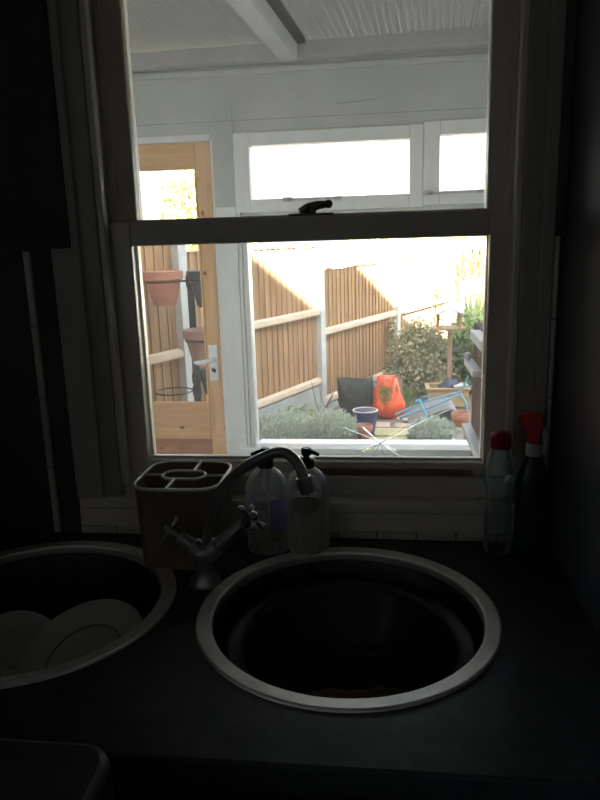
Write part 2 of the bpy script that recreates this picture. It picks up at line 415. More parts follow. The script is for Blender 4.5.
# star crack in the lower pane
ck = MB(); cx, cz = -.006, 1.0745
random.seed(11)
for ang, L in ((155,.075),(138,.045),(26,.15),(-27,.035),(-42,.070),(-140,.075),(-152,.04),(-118,.04),(36,.06),(-75,.03),(205,.16)):
    a = math.radians(ang); p = Vector((cx, .0485, cz)); pts = [p.copy()]; rr = [.0009]
    for k in range(4):
        a += random.uniform(-.08,.08); p = p + Vector((math.cos(a), 0, math.sin(a)))*L/4
        if p.z < 1.044: break
        pts.append(p.copy()); rr.append(.0009*(1-k*.2))
    # a sliver of broken glass edge running through the thickness of the pane
    for p_, q_ in zip(pts, pts[1:]):
        nv = Vector((-(q_.z-p_.z), 0, q_.x-p_.x)).normalized()*.00035
        ya_, yb_ = Vector((0,-.0004,0)), Vector((0,.0036,0))
        ck.add([p_+ya_-nv, q_+ya_-nv, q_+yb_-nv, p_+yb_-nv, p_+ya_+nv, q_+ya_+nv, q_+yb_+nv, p_+yb_+nv], [(0,3,2,1),(4,5,6,7),(0,1,5,4),(1,2,6,5),(2,3,7,6),(3,0,4,7)])
ck.build('crack', M['crack'], ls)['label'] = 'star of pale cracks in the glass'
# upper sash, outer
us = empty('upper_sash'); us.parent = win
MB().box(-.512, -.465, .080, .120, 1.456, 2.06).build('stile', M['frame'], us, bevel=.003)
MB().box(.184, .232, .080, .120, 1.456, 2.06).build('stile', M['frame'], us, bevel=.003)
MB().box(-.465, .184, .070, .120, 1.456, 1.504).build('meeting_rail', M['frame'], us, bevel=.003)
MB().box(-.465, .184, .080, .120, 2.00, 2.06).build('top_rail', M['frame'], us, bevel=.003)
MB().box(-.465, .184, .098, .101, 1.504, 2.0).build('pane', M['glass'], us)
# fastener on meeting rail
fa = empty('sash_fastener'); fa.parent = win
MB().box(-.168, -.088, .034, .066, 1.500, 1.5045).build('base_plate', M['brass'], fa, bevel=.001)
f2 = MB(); f2.tube([(-.150,.05,1.508),(-.135,.05,1.5145),(-.115,.048,1.5185),(-.098,.046,1.519)], [.006,.0085,.008,.006], 10)
f2.ball((-.097,.046,1.5195), .008, 12); f2.cyl((-.130,.05,1.503),(-.130,.05,1.516), .010)
f2.build('lever', M['brass'], fa, smooth=40)

# ------------------------------------------------------------------ WORKTOP, SINKS
SK = [(-.0565, -.276), (-.563, -.275)]; SR = .228
wt = MB().box(XL+.002, XR-.002, -.595, -.001, .862, .900)
wo = wt.build('worktop', M['worktop'])
cutters = []
for (x, y) in SK:
    c = MB().lathe([(SR-.012, -.1), (SR-.012, .1)], 64, Matrix.Translation((x, y, .88))).build('cut', M['worktop'])
    bo = wo.modifiers.new('hole', 'BOOLEAN'); bo.operation = 'DIFFERENCE'; bo.object = c; bo.solver = 'EXACT'; cutters.append(c)
bv = wo.modifiers.new('bevel', 'BEVEL'); bv.width = .004; bv.segments = 2; bv.limit_method = 'ANGLE'; bv.angle_limit = math.radians(60)
dg = bpy.context.evaluated_depsgraph_get(); me = bpy.data.meshes.new_from_object(wo.evaluated_get(dg))
wo.modifiers.clear(); wo.data = me; me.name = 'worktop'
for c in cutters: bpy.data.objects.remove(c)
tag(wo, 'dark slate-look worktop holding both round sinks under the window', 'worktop')
# damp smears on the worktop near its front edge
un = empty('base_unit', (-.5, -.30, 0), label='dark base unit carrying the worktop, below its front edge', cat='kitchen unit')
MB().box(-.79, -.772, -.25, .28, .10, .861).box(.772, .79, -.25, .28, .10, .861).box(-.772, .772, .265, .28, .10, .861).box(-.772, .772, -.25, .265, .10, .118).box(-.772, .772, -.25, -.232, .80, .861).build('carcass', M['unit'], un)
MB().box(-.79, .79, -.20, .28, 0, .10).build('plinth', M['unit'], un)
for i in range(4):
    x = -.79 + i*.395
    d = MB().box(x+.003, x+.392, -.268, -.251, .12, .85).build('door', M['unit'], un, bevel=.002)
    MB().cyl((x+.34,-.290,.70),(x+.34,-.290,.80),.005).cyl((x+.34,-.292,.71),(x+.34,-.266,.71),.004).cyl((x+.34,-.292,.79),(x+.34,-.266,.79),.004).build('handle', M['steel'], d, smooth=40)

def make_sink(x, y, label):
    t = empty('round_sink', (x, y, .9), label=label, cat='sink', group='round steel sinks')
    rim = [(.2035,-.010),(.2040,.0005),(.2052,.0030),(.2075,.0042),(.2255,.0046),(.2280,.0036),(.2290,.0006)]
    r = MB(); n = 72
    r.lathe(rim, n, cap0=False, cap1=False)
    r.build('rim', M['steel'], t, smooth=14)
    bp = [(.2035,-.010),(.2005,-.03),(.197,-.10),(.192,-.135),(.175,-.158),(.14,-.166),(.03,-.170),(.026,-.174)]
    bb = MB().lathe(bp, n, cap0=False, cap1=False).build('bowl', M['steel_bowl'], t, smooth=50)
    MB().lathe([(.040,-.1715),(.036,-.169),(.026,-.1695),(.022,-.174),(.004,-.174)], 32, cap0=False).build('waste', M['chrome'], t, smooth=40)
    return t
make_sink(*SK[0], 'round steel sink with a black washing-up bowl inside, at right of the tap')
make_sink(*SK[1], 'round steel sink holding dishes, at left of the tap')
# washing-up bowl in the right sink
t = empty('washing_up_bowl', (SK[0][0]+.004, SK[0][1]-.006, .7385), label='black round washing-up bowl sitting inside the right sink', cat='washing-up bowl')
op = [(.10,.000),(.140,.002),(.147,.012),(.162,.105),(.164,.112),(.183,.116),(.185,.120),(.183,.123),(.168,.122),(.161,.116),(.142,.014),(.136,.007),(.02,.006)]
MB().lathe(op, 72).build('body', M['black_plastic'], t, smooth=45)
MB().tube([(.1845*math.cos(a*PI/36), .1845*math.sin(a*PI/36), .1235) for a in range(72)], .0028, 8, True).build('rim', M['black_plastic'], t, smooth=60)
cl = MB(); random.seed(3); n = 24
vs = []; fs = []
for i in range(n):
    for j in range(n):
        u, v = i/(n-1)-.5, j/(n-1)-.5
        q = noise.noise(Vector((u*7, v*7, 3.1)))
        vs.append((u*.17*(1+.25*q), v*.10*(1+.2*noise.noise(Vector((v*5,u*5,1)))), .006+.030*max(0, .55-abs(u)*.6-abs(v)*.6)+.011*q))
for i in range(n-1):
    for j in range(n-1): fs.append((i*n+j, (i+1)*n+j, (i+1)*n+j+1, i*n+j+1))
cl.add(vs, fs)
o = cl.build('dishcloth', M['cloth'], smooth=180, loc=(SK[0][0]+.02, SK[0][1]-.04, .750), rz=.2); s_ = o.modifiers.new('solid', 'SOLIDIFY'); s_.thickness = .003
tag(o, 'crumpled brownish cloth at the bottom of the black washing-up bowl', 'cloth')
# dishes in the left sink
def plate(r):
    p = MB().lathe([(.02,.0),(r*.55,.0),(r*.60,.004),(r*.95,.017),(r,.021),(r*.985,.0235),(r*.93,.0215),(r*.60,.0085),(r*.54,.0055),(.004,.005)], 56)
    return p
t = empty('dinner_plate', (-.486, -.272, .797), label='large white plate tilted in the left sink, a ring round its centre', cat='plate')
o = plate(.108).build('plate_body', M['china'], t, smooth=50)
MB().tube([(.063*math.cos(a*PI/32), .063*math.sin(a*PI/32), .0088) for a in range(64)], .0014, 6, True).build('ring_line', M['china_line'], t, smooth=60)
t.rotation_euler = (math.radians(20), math.radians(-10), 0)
t = empty('soup_bowl', (-.585, -.382, .780), label='small pale bowl upside down at the front of the left sink', cat='bowl')
MB().lathe([(.066,.0),(.064,.012),(.052,.034),(.034,.048),(.026,.050),(.025,.055),(.021,.055),(.020,.050),(.004,.049)], 40, cap0=False).build('bowl_body', M['china'], t, smooth=50)
t.rotation_euler = (math.radians(8), 0, 0)
t = empty('side_plate', (-.636, -.235, .760), label='smaller plate leaning at the left of the left sink, partly out of frame', cat='plate')
plate(.085).build('plate_body', M['china'], t, smooth=50)
t.rotation_euler = (math.radians(35), math.radians(14), 0)

# kitchen bin in front of the units
t = empty('kitchen_bin', (-.515, -.815, 0), label='dark lidded bin with rounded corners in front of the worktop, bottom left', cat='bin')
def rrect(x0, x1, y0, y1, r, n=8):
    pts = []
    for (cx_, cy_, a0) in ((x1-r,y1-r,0),(x0+r,y1-r,90),(x0+r,y0+r,180),(x1-r,y0+r,270)):
        for k in range(n+1):
            a = math.radians(a0+90*k/n); pts.append((cx_+r*math.cos(a), cy_+r*math.sin(a)))
    return pts
MB().prism(rrect(-.215,.215,-.20,.195,.035), 0, .855, 'z').build('body', M['black_plastic'], t, smooth=40)
MB().prism(rrect(-.228,.228,-.215,.211,.04), .856, .926, 'z').build('lid', M['bin'], t, smooth=40, bevel=.010)

# ------------------------------------------------------------------ TAP
t = empty('mixer_tap', (-.299, -.194, .9), label='grey mixer tap with a swan-neck spout between the two sinks', cat='tap')
def spline(pts, n=6):
    out = []
    P = [Vector(p) for p in pts]; P = [P[0]*2-P[1]] + P + [P[-1]*2-P[-2]]
    for i in range(1, len(P)-2):
        for k in range(n):
            u = k/n; a, b_, c_, d_ = P[i-1], P[i], P[i+1], P[i+2]
            out.append(.5*((2*b_)+(c_-a)*u+(2*a-5*b_+4*c_-d_)*u*u+(3*b_-a-3*c_+d_)*u**3))
    out.append(P[-2]); return out
bd = MB()
bd.lathe([(.026,.0005),(.026,.006),(.020,.012),(.0165,.020),(.0165,.040),(.019,.048),(.021,.056),(.0175,.066),(.012,.071)], 28)
HL, HR, HC = Vector((-.051,-.004,.094)), Vector((.083,-.004,.118)), Vector((.006,0,.052))
for h_ in (HL, HR):
    d_ = (h_-HC).normalized(); bd.tube([HC, HC+d_*.028, HC+d_*.030, (HC+h_)*.5, h_-d_*.014], [.017,.0155,.0125,.012,.010], 18)
bd.build('body', M['tap_grey'], t, smooth=50)
prof = [(.004,.045),(.008,.070),(.016,.114),(.025,.142),(.041,.169),(.062,.193),(.090,.216),(.120,.233),(.145,.242),(.163,.237),(.176,.222),(.183,.203),(.186,.192)]
sp = spline([(.971*q_, -.237*q_, z) for q_, z in prof])
MB().tube(sp, .0085, 18).build('spout', M['tap_grey'], t, smooth=60)
e = sp[-1]; d = (sp[-1]-sp[-2]).normalized()
MB().tube([e-d*.014, e, e+d*.012], [.0118,.0118,.0108], 20).build('nozzle', M['tap_grey'], t, smooth=40)
for h_, sc_ in ((HL, 1.0), (HR, 1.15)):
    d_ = (h_-HC).normalized(); m = Matrix.Translation(h_) @ d_.to_track_quat('Z', 'Y').to_matrix().to_4x4()
    h = MB(); h.tube([m @ Vector((0,0,-.014)), m @ Vector((0,0,.006))], [.0085,.010], 16)
    h.ball(m @ Vector((0,0,.009)), .008, 14)
    for k in range(4):
        a = .35+k*PI/2; p = m @ Vector((.006*math.cos(a), .006*math.sin(a), .003)); q = m @ Vector((.022*sc_*math.cos(a), .022*sc_*math.sin(a), .005))
        h.tube([p, q], [.0038,.0044], 10); h.ball(q, .0058, 12)
    h.build('handle', M['chrome'], t, smooth=50)

# ------------------------------------------------------------------ THINGS AT THE BACK OF THE WORKTOP
def caddy():
    t = empty('cutlery_drainer', (-.358, -.079, .9005), label='cream and yellow cutlery drainer with an oval middle, under the window at left', cat='cutlery drainer')
    x, y, r, H = .0765, .0765, .037, .150
    wl = MB(); out = rrect(-x, x, -y, y, r); inn = rrect(-x+.003, x-.003, -y+.003, y-.003, r-.003); n = len(out)
    vs = [(px*.94, py*.94, 0) for px, py in out]+[(px, py, H) for px, py in out]+[(px, py, H) for px, py in inn]+[(px*.94, py*.94, .004) for px, py in inn]
    fs = []
    for i in range(n):
        j = (i+1) % n
        for k in range(3): fs.append((k*n+i, k*n+j, (k+1)*n+j, (k+1)*n+i))
    fs.append(tuple(range(n-1,-1,-1))); fs.append(tuple(3*n+i for i in range(n)))
    wl.add(vs, fs).build('body', M['caddy'], t, smooth=50)
    ov = [(.036*math.cos(a*PI/24)+.0 , .020*math.sin(a*PI/24)) for a in range(48)]
    ov = rrect(-.039, .039, -.022, .022, .0218)
    ow = MB(); n = len(ov)
    vs = [(a, b_, .02) for a, b_ in ov]+[(a, b_, H-.001) for a, b_ in ov]+[(a*.94, b_*.9, H-.001) for a, b_ in ov]+[(a*.94, b_*.9, .02) for a, b_ in ov]
    fs = []
    for i in range(n):
        j = (i+1) % n
        for k in range(4): fs.append((k*n+i, k*n+j, ((k+1)%4)*n+j, ((k+1)%4)*n+i))
    ow.add(vs, fs)
    for (xx0, xx1, yy0, yy1) in ((-.074,-.036,-.0015,.0015),(.036,.074,-.0015,.0015),(.010,.013,.020,.074),(-.013,-.010,-.074,-.020)): ow.box(xx0, xx1, yy0, yy1, .02, H-.001)
    ow.build('divider', M['caddy'], t, smooth=50)
    rm = MB(); rm.tube([(a, b_, H) for a, b_ in out], .0030, 10, True)
    rm.tube([(a, b_, H) for a, b_ in ov], .0027, 10, True)
    for p, q in (((-.076,0),(-.039,0)), ((.039,0),(.076,0)), ((.0115,.022),(.0115,.0755)), ((-.0115,-.0755),(-.0115,-.022))):
        rm.tube([(*p, H), (*q, H)], .0027, 8)
    rm.build('rim', M['caddy_rim'], t, smooth=60)
caddy()

def pump_bottle(x, y, label, H, milky):
    t = empty('soap_bottle', (x, y, .9005), label=label, cat='soap bottle', group='pump soap bottles by the tap')
    R = .0395
    prof = [(R*.93,0),(R,.006),(R,H-.045)]
    for k in range(1, 9):
        a = k/9*PI/2; prof.append((max(R*math.cos(a), .0125), H-.045+.045*math.sin(a)))
    prof.append((.0125, H+.004))
    MB().lathe(prof, 40, cap1=False).build('bottle', M['clear'], t, smooth=50)
    if milky:
        MB().lathe([(R*.9,.003),(R-.0015,.008),(R-.0015,.100)], 40).build('liquid', M['milky'], t, smooth=40)
        lb = MB(); n = 14
        vs = []; fs = []
        for i in range(n+1):
            a = math.radians(-90 - 42 + 84*i/n); w_ = .017*math.sqrt(max(0, 1-((i-n/2)/(n/2))**2))+.0005
            for z in (.098-w_, .098+w_): vs.append(((R+.0006)*math.cos(a), (R+.0006)*math.sin(a), z))
        for i in range(n): fs.append((2*i, 2*i+2, 2*i+3, 2*i+1))
        lb.add(vs, fs).build('label', M['label'], t, smooth=180)['label'] = 'oval grey label'
    else:
        MB().lathe([(R*.9,.003),(R-.0015,.008),(R-.0015,.028)], 40).build('liquid', M['milky'], t, smooth=40)
        lb = MB(); n = 10; vs = []; fs = []
        for i in range(n+1):
            a = math.radians(-75 + 62*i/n)
            for z in (.045, .108): vs.append(((R+.0006)*math.cos(a), (R+.0006)*math.sin(a), z))
        for i in range(n): fs.append((2*i, 2*i+2, 2*i+3, 2*i+1))
        lb.add(vs, fs).build('label', M['violet'], t, smooth=180)['label'] = 'violet see-through label'
    MB().lathe([(.0145,H+.0),(.0145,H+.014),(.010,H+.016),(.006,H+.017),(.006,H+.024)], 24).build('collar', M['black_plastic'], t, smooth=40)
    pm = MB(); pm.lathe([(.0085,H+.022),(.0095,H+.026),(.0095,H+.033),(.007,H+.036)], 20)
    sx = -1 if not milky else 1
    pm.tube([(0,0,H+.030),(sx*.012,-.008*1,H+.030),(sx*.024,-.014,H+.027)], [.0045,.004,.003], 10)
    pm.build('pump_head', M['black_plastic'], t, smooth=40)
    tb = MB(); tb.lathe([(.0065,H-.048),(.0085,H-.030),(.0085,H-.002)], 16); tb.tube([(0,0,H-.045),(.003,.002,H-.09),(.006,.004,.012)], .0022, 8)
    tb.build('dip_tube', M['tube'], t, smooth=40)
pump_bottle(-.2125, -.0505, 'clear pump soap bottle, nearly empty, behind the spout beside the cutlery drainer', .158, False)
pump_bottle(-.1385, -.0475, 'pump bottle half full of milky soap, behind the end of the spout', .158, True)

# squeezy bottle with red cap
t = empty('squeezy_bottle', (.203, -.040, .9005), label='clear waisted squeezy bottle with a dark red cap, right of the window', cat='bottle')
MB().lathe([(.022,0),(.0245,.006),(.0245,.07),(.021,.092),(.0215,.105),(.0265,.130),(.0265,.150),(.0235,.172),(.016,.192),(.0145,.196)], 36, sx=1.0, sy=.8).build('bottle', M['squeezy'], t, smooth=50)
cp = MB(); cp.lathe([(.0175,.194),(.0185,.198),(.0185,.212),(.0165,.219),(.012,.222)], 28, sx=1, sy=.9); cp.box(-.012,.010,-.020,-.008,.205,.219)
cp.build('cap', M['red'], t, smooth=40)
MB().lathe([(.0045,-.002),(.006,0),(.006,.012),(.0045,.014)], 16, Matrix.Translation((.011,-.0185,.135)) @ Matrix.Rotation(.3,4,'Y')).build('added_glint', M['white_plastic'], t, smooth=40)  # small white piece added as a glint on the bottle
# spray bottle
t = empty('spray_bottle', (.258, -.050, .9005), label='dark green spray bottle with a red trigger head, in the corner by the right wall', cat='spray bottle')
MB().lathe([(.026,0),(.028,.006),(.028,.125),(.026,.150),(.018,.172),(.012,.182),(.012,.192)], 32, sx=1, sy=.75).build('bottle', M['green_bottle'], t, smooth=50)
MB().lathe([(.0135,.184),(.0140,.186),(.0140,.202),(.011,.206)], 24).build('collar', M['white_plastic'], t, smooth=40)
hd = MB(); hd.prism([(-.022,.236),(-.021,.254),(-.010,.261),(.008,.260),(.014,.250),(.013,.232),(.009,.214),(.008,.205),(-.010,.205),(-.013,.220)], -.010, .010)
mrot = Matrix.Rotation(math.radians(-15), 4, 'Z'); hd.v = [mrot @ v for v in hd.v]
hd.build('head', M['red2'], t, smooth=40, bevel=.003)
MB().tube([mrot @ Vector(p) for p in ((.008,0,.240),(.017,0,.228),(.019,0,.208),(.017,0,.188))], [.005,.0055,.005,.004], 10).build('trigger', M['white_plastic'], t, smooth=50)
MB().tube([mrot @ Vector(p) for p in ((-.020,0,.247),(-.028,0,.247))], [.007,.006], 12).build('nozzle', M['red'], t, smooth=50)

# ------------------------------------------------------------------ LEAN-TO
LY, LT = 1.97, .09; LX0, LX1 = -1.85, .74; FZ = -.085
w = MB()
w.box(LX0-.1, -1.575, LY, LY+LT, FZ-.2, 2.30)
w.box(-1.575, LX1+.1, LY, LY+LT, 1.935, 2.265)
w.box(-.64, LX1+.1, LY, LY+LT, FZ-.2, .44)
w.box(-.64, LX1+.1, LY, LY+LT, 1.535, 1.605)
w.box(.165, .215, LY, LY+LT, 1.605, 1.935)
w.box(-.77, -.645, LY, LY+LT, FZ-.2, 1.935)
w.box(.70, LX1+.1, LY, LY+LT, .44, 1.935)
wl = struct(w, 'wall_garden', M['lean_paint'])
jn = MB()
jn.box(-1.6, .70, LY-.0012, LY, 1.985, 1.988).box(-.665, -.662, LY-.0012, LY, 1.60, 2.04)
jn.box(-.655, -.653, LY-.0012, LY, .42, 1.98)
jn.tube([(-.20,LY-.0005,2.035),(-.10,LY-.0005,2.040),(-.02,LY-.0005,2.046)], .0018, 5)
jn.build('panel_joint', M['joint'], wl)
tr = MB(); tr.box(LX0, LX1, LY-.018, LY, 2.172, 2.196).build('moulding', M['lean_paint'], wl, bevel=.003)
# side walls of the lean-to, with unseen glazing added to let in light
for nm, xa, wn in (('wall_lean_left', LX0-.1, 'added_window_5'), ('wall_lean_right', LX1, 'added_window_6')):
    yb = LY+LT if xa < 0 else LY
    ww = MB(); ww.box(xa, xa+.1, WT, yb, FZ-.2, .35).box(xa, xa+.1, WT, yb, 2.20, 2.32).box(xa, xa+.1, WT, .34, .35, 2.20).box(xa, xa+.1, 1.88, yb, .35, 2.20)
    struct(ww, nm, M['lean_paint'])
    g = empty(wn, kind='structure'); f = MB()
    for (ya, yz) in ((.34,.38),(1.09,1.13),(1.84,1.88)): f.box(xa+.02, xa+.08, ya, yz, .35, 2.20)
    f.box(xa+.02, xa+.08, .38, 1.84, .35, .40).box(xa+.02, xa+.08, .38, 1.84, 2.15, 2.20)
    f.build('frame', M['lean_frame'], g, bevel=.003)
    MB().box(xa+.048, xa+.052, .38, 1.84, .40, 2.15).build('pane', M['glass_clean'], g)
struct(MB().box(LX0, LX1, WT, LY, FZ-.2, FZ), 'floor_lean_to', M['lean_floor'])
# plate beam on the far wall and the cross beam; roof sheets
struct(MB().prism([(LX0,2.203),(LX1,2.222),(LX1,2.285),(LX0,2.262)], LY-.075, LY+.02), 'beam_1', M['lean_plate'], bevel=.003)
sk = .075
def skew(mb):
    mb.v = [Vector((v.x + (v.y-LY)*sk, v.y, v.z)) for v in mb.v]; return mb
struct(skew(MB().box(-.420, -.350, WT, LY-.076, 2.195, 2.283)), 'beam_2', M['lean_beam'], bevel=.003)
struct(skew(MB().box(-.349, -.315, WT, LY-.076, 2.262, 2.283)), 'beam_3', M['dark_batten'])
def sheet(x0, x1, ya=.98, yb=LY+LT+.10, pitch=.0295, amp=.013):
    m = MB(); n = int((x1-x0)/pitch*8); vs = []; fs = []
    for i in range(n+1):
        x = x0+(x1-x0)*i/n; z = amp*math.cos(2*PI*(x-x0)/pitch)
        for y in (ya, yb): vs.append((x+(y-LY)*sk, y, 2.297+.010*(y-LY)+z))
        for y in (yb, ya): vs.append((x+(y-LY)*sk, y, 2.2995+.010*(y-LY)+z))
    for i in range(n):
        for k in range(4): fs.append((4*i+k, 4*i+(k+1)%4, 4*i+4+(k+1)%4, 4*i+4+k))
    fs.append((0,1,2,3)); fs.append(tuple(4*n+k for k in (3,2,1,0)))
    m.add(vs, fs); return m
rf = sheet(LX0-.05, LX1+.15)
struct(rf, 'roof', M['corrugated'], smooth=60)
# unseen clear corrugated strip next to the house, added to let in skylight
struct(sheet(LX0-.05, LX1+.15, WT+.013, .975), 'added_roof_clear', M['clear_sheet'], smooth=60)

# fixed garden window of the lean-to
g = empty('window_2', kind='structure')
fr = MB()
fr.box(-.644, -.620, LY-.006, LY+LT, .44, 1.535).box(.676, .70, LY-.006, LY+LT, .44, 1.535).box(-.62, .676, LY, LY+LT, 1.508, 1.535)
fr.build('frame', M['lean_frame'], g, bevel=.003)
MB().box(-.70, .73, LY-.045, LY+.035, .455, .486).box(-.70, .73, LY-.028, LY, .395, .455).build('sill', M['lean_frame'], g, bevel=.004)
MB().box(-.62, .676, LY+.035, LY+LT+.05, .44, .482).build('outer_sill', M['lean_frame'], g, bevel=.004)
MB().box(-.62, .676, LY+.050, LY+.054, .482, 1.508).build('pane', M['glass_clean'], g)
def top_light(nm, x0, x1, z0, z1):
    g = empty(nm, kind='structure')
    a = .072
    f = MB(); f.box(x0-a*.97, x0, LY-.012, LY+.06, z0-a*.8, z1+a*.8).box(x1, x1+a*.8, LY-.012, LY+.06, z0-a*.8, z1+a*.8)
    f.box(x0, x1, LY-.012, LY+.06, z0-a*.8, z0).box(x0, x1, LY-.012, LY+.06, z1, z1+a*.8)
    f.build('frame', M['lean_frame'], g, bevel=.004)
    MB().box(x0, x1, LY+.02, LY+.024, z0, z1).build('pane', M['glass_clean'], g)
    s = MB(); m = x0+(x1-x0)*.48 if x1-x0 > .5 else x0+.12
    s.box(m-.17, m+.05, LY-.030, LY-.018, z0-.012, z0-.004).box(m-.19, m-.15, LY-.030, LY-.012, z0-.016, z0+.003).box(m+.04,m+.07,LY-.030,LY-.012,z0-.016,z0)
    s.build('stay', M['lean_beam'], g)
top_light('window_3', -.593, .115, 1.648, 1.876)
top_light('window_4', .244, .665, 1.654, 1.886)

# pine door
d = empty('door_1', kind='structure')
DX0, DX1, DT = -1.555, -.772, 1.905; y0, y1 = LY+.012, LY+.056
MB().box(-.845, DX1, y0, y1, FZ+.01, DT).build('stile', M['pine'], d, bevel=.003)
MB().box(DX0, DX0+.09, y0, y1, FZ+.01, DT).build('stile', M['pine'], d, bevel=.003)
MB().box(DX0+.09, -.845, y0, y1, 1.80, DT).build('top_rail', M['pine_h'], d, bevel=.003)
MB().box(DX0+.09, -.845, y0, y1, .515, .690).build('lock_rail', M['pine_h'], d, bevel=.003)
MB().box(DX0+.09, -.845, y0, y1, FZ+.01, .12).build('bottom_rail', M['pine_h'], d, bevel=.003)
MB().box(DX0+.09, -.845, y0+.014, y1-.014, .12, .515).build('panel', M['pine_dark'], d)['label'] = 'darker reddish lower panel'
gb = MB(); gb.box(DX0+.09, -.845, y0-.006, y0+.008, .690, .706).box(DX0+.09, DX0+.102, y0-.004, y0+.008, .706, 1.80).box(-.853, -.845, y0-.004, y0+.008, .706, 1.80).box(DX0+.102, -.853, y0-.004, y0+.008, 1.790, 1.80)
gb.build('glazing_bead', M['pine'], d, bevel=.002)
MB().box(DX0+.095, -.85, y0+.018, y0+.022, .700, 1.795).build('pane', M['glass_clean'], d)
lp = MB().box(-.834, -.792, y0-.004, y0, .812, .986).build('lock_plate', M['plate_metal'], d, bevel=.0015)
sc = MB()
for x in (-.829, -.797):
    for z in (.822, .975): sc.lathe([(.003,0),(.003,.002),(.001,.003)], 10, Matrix.Translation((x,y0-.004,z)) @ Matrix.Rotation(PI/2,4,'X'))
sc.build('screw', M['steel'], lp)
es = MB().prism([(-.823,.872),(-.818,.876),(-.811,.868),(-.806,.874),(-.803,.866),(-.803,.854),(-.808,.850),(-.814,.858),(-.819,.855),(-.822,.862)], y0-.010, y0-.004)
es.build('privacy_turn', M['iron'], lp)
hn = MB(); hn.lathe([(.013,0),(.013,.006),(.009,.008),(.008,.03)], 20, Matrix.Translation((-.808,y0-.004,.915)) @ Matrix.Rotation(PI/2,4,'X'))
hn.tube([(-.805,y0-.036,.916),(-.825,y0-.040,.915),(-.85,y0-.042,.909),(-.875,y0-.042,.906),(-.898,y0-.040,.907)], [.009,.010,.0125,.011,.006], 14)
hn.build('lever_handle', M['plate_metal'], d, smooth=50)
jb = MB(); jb.box(DX0-.02, DX0, LY, LY+LT, FZ, DT+.03).box(DX0, DX1, LY+.0, LY+LT, DT+.004, DT+.03).box(DX1+.002, DX1+.012, LY-.004, LY+.03, FZ, DT+.004)
jb.build('door_lining', M['lean_frame'], d)
struct(MB().box(-.77+.012, -.664, LY-.010, LY, FZ, 1.62).box(-.661, -.646, LY-.010, LY, FZ, 1.62), 'trim_5', M['lean_frame'], bevel=.002)

# shelving against the lean-to right wall, seen on edge
t = empty('wooden_shelving', (.55, 1.65, FZ), label='brown wooden shelving with three white shelf edges, right end of the garden window', cat='shelving')
MB().box(-.150, -.120, -.28, .26, 0, 1.17).build('side_board', M['shelf_brown'], t, bevel=.003)
MB().box(.135, .165, -.28, .26, 0, 1.17).build('side_board', M['shelf_brown'], t, bevel=.003)
for (z, ya, yb, th) in ((.672, -.29, .268, .030), (.980, -.05, .25, .026), (1.122, -.29, .058, .040)):
    MB().box(-.190, .17, ya, yb, z, z+th).build('shelf', M['shelf_white'], t, bevel=.003)
t = empty('white_tub', (.374, 1.885, FZ+1.0065), label='tiny white tub standing on the middle white shelf', cat='tub')
MB().lathe([(.012,0),(.016,.004),(.0175,.024),(.012,.027),(.012,.030)], 20, ).build('tub_body', M['shelf_white'], t, smooth=40)

# ------------------------------------------------------------------ GARDEN
GZ = -.10
gd = MB()
n = 40; vs = []; fs = []
for i in range(n+1):
    for j in range(n+1):
        x = -4+8*i/n; y = LY+LT+.001+14*j/n
        vs.append((x, y, GZ-.012+.012*noise.noise(Vector((x*2.2,y*2.2,0)))))
for i in range(n):
    for j in range(n): fs.append((i*(n+1)+j, (i+1)*(n+1)+j, (i+1)*(n+1)+j+1, i*(n+1)+j+1))
gd.add(vs, fs)
gm = NT('garden_ground'); v = coords(gm)
hh = noise_n(gm, v, 9, 9, .6)
soil = ramp(gm, hh, [(.35, (.13,.105,.085)), (.65, (.25,.21,.17))]); lawn = ramp(gm, hh, [(.35, (.26,.29,.14)), (.65, (.36,.38,.21))])
sx_ = gm.n('ShaderNodeSeparateXYZ'); gm.l(v, sx_.inputs[0])
st_ = gm.n('ShaderNodeMapRange'); st_.inputs[1].default_value = 6.6; st_.inputs[2].default_value = 6.9; gm.l(sx_.outputs[1], st_.inputs[0])
mx = gm.n('ShaderNodeMix', data_type='RGBA'); gm.l(st_.outputs[0], mx.inputs[0]); gm.l(soil, mx.inputs[6]); gm.l(lawn, mx.inputs[7])
b = princ(gm, mx.outputs[2], .95, 0, .2); bump(gm, b, hh, .5, .02); gm.l(b.outputs[0], gm.out.inputs[0])
struct(gd, 'ground', gm.m, smooth=180)

# fence: posts, panels, gravel boards along one line
P0 = Vector((-1.345, 3.25, 0)); FD = Vector((.393, .9195, 0)).normalized(); FR = math.atan2(FD.y, FD.x)
def at(s): return P0 + FD*s
POST = [-1.12, 0.0, 1.925, 3.75, 5.68, 7.61]
post = MB().box(-.042, .042, -.055, .035, GZ-.05, 1.0); post.v = [Vector(v) for v in post.v]
plab = ['concrete fence post beyond the far left edge of the door glass', 'concrete fence post seen through the door glass behind the plant stand',
        'concrete fence post between two panels, left of the black sack', 'concrete fence post at the left edge of the ivy mound',
        'sunlit concrete fence post behind the ivy mound', 'sunlit concrete fence post at the far end of the fence']
for i, s in enumerate(POST):
    if i == 0: continue            # that end of the fence meets the lean-to corner
    top = [1.60,1.58,1.45,1.27,1.25,1.25][i]
    p = MB(); p.box(-.042, .042, -.055, .035, GZ-.05, top-.02).prism([(-.042,top-.02),(.042,top-.02),(.030,top),(-.030,top)], -.05, .03)
    o = p.build('fence_post', M['concrete'], loc=tuple(at(s)), rz=FR, bevel=.004)
    tag(o, plab[i], 'fence post', 'concrete fence posts')
PAN = [(-.05, 1.56, (.10,.755,1.45)), (.17, 1.425, (.205,.835,1.385)), (-.045, 1.222, (.0,.640,1.185)), (-.045, 1.225, (.0,.640,1.185)), (-.045, 1.225, (.0,.640,1.185))]
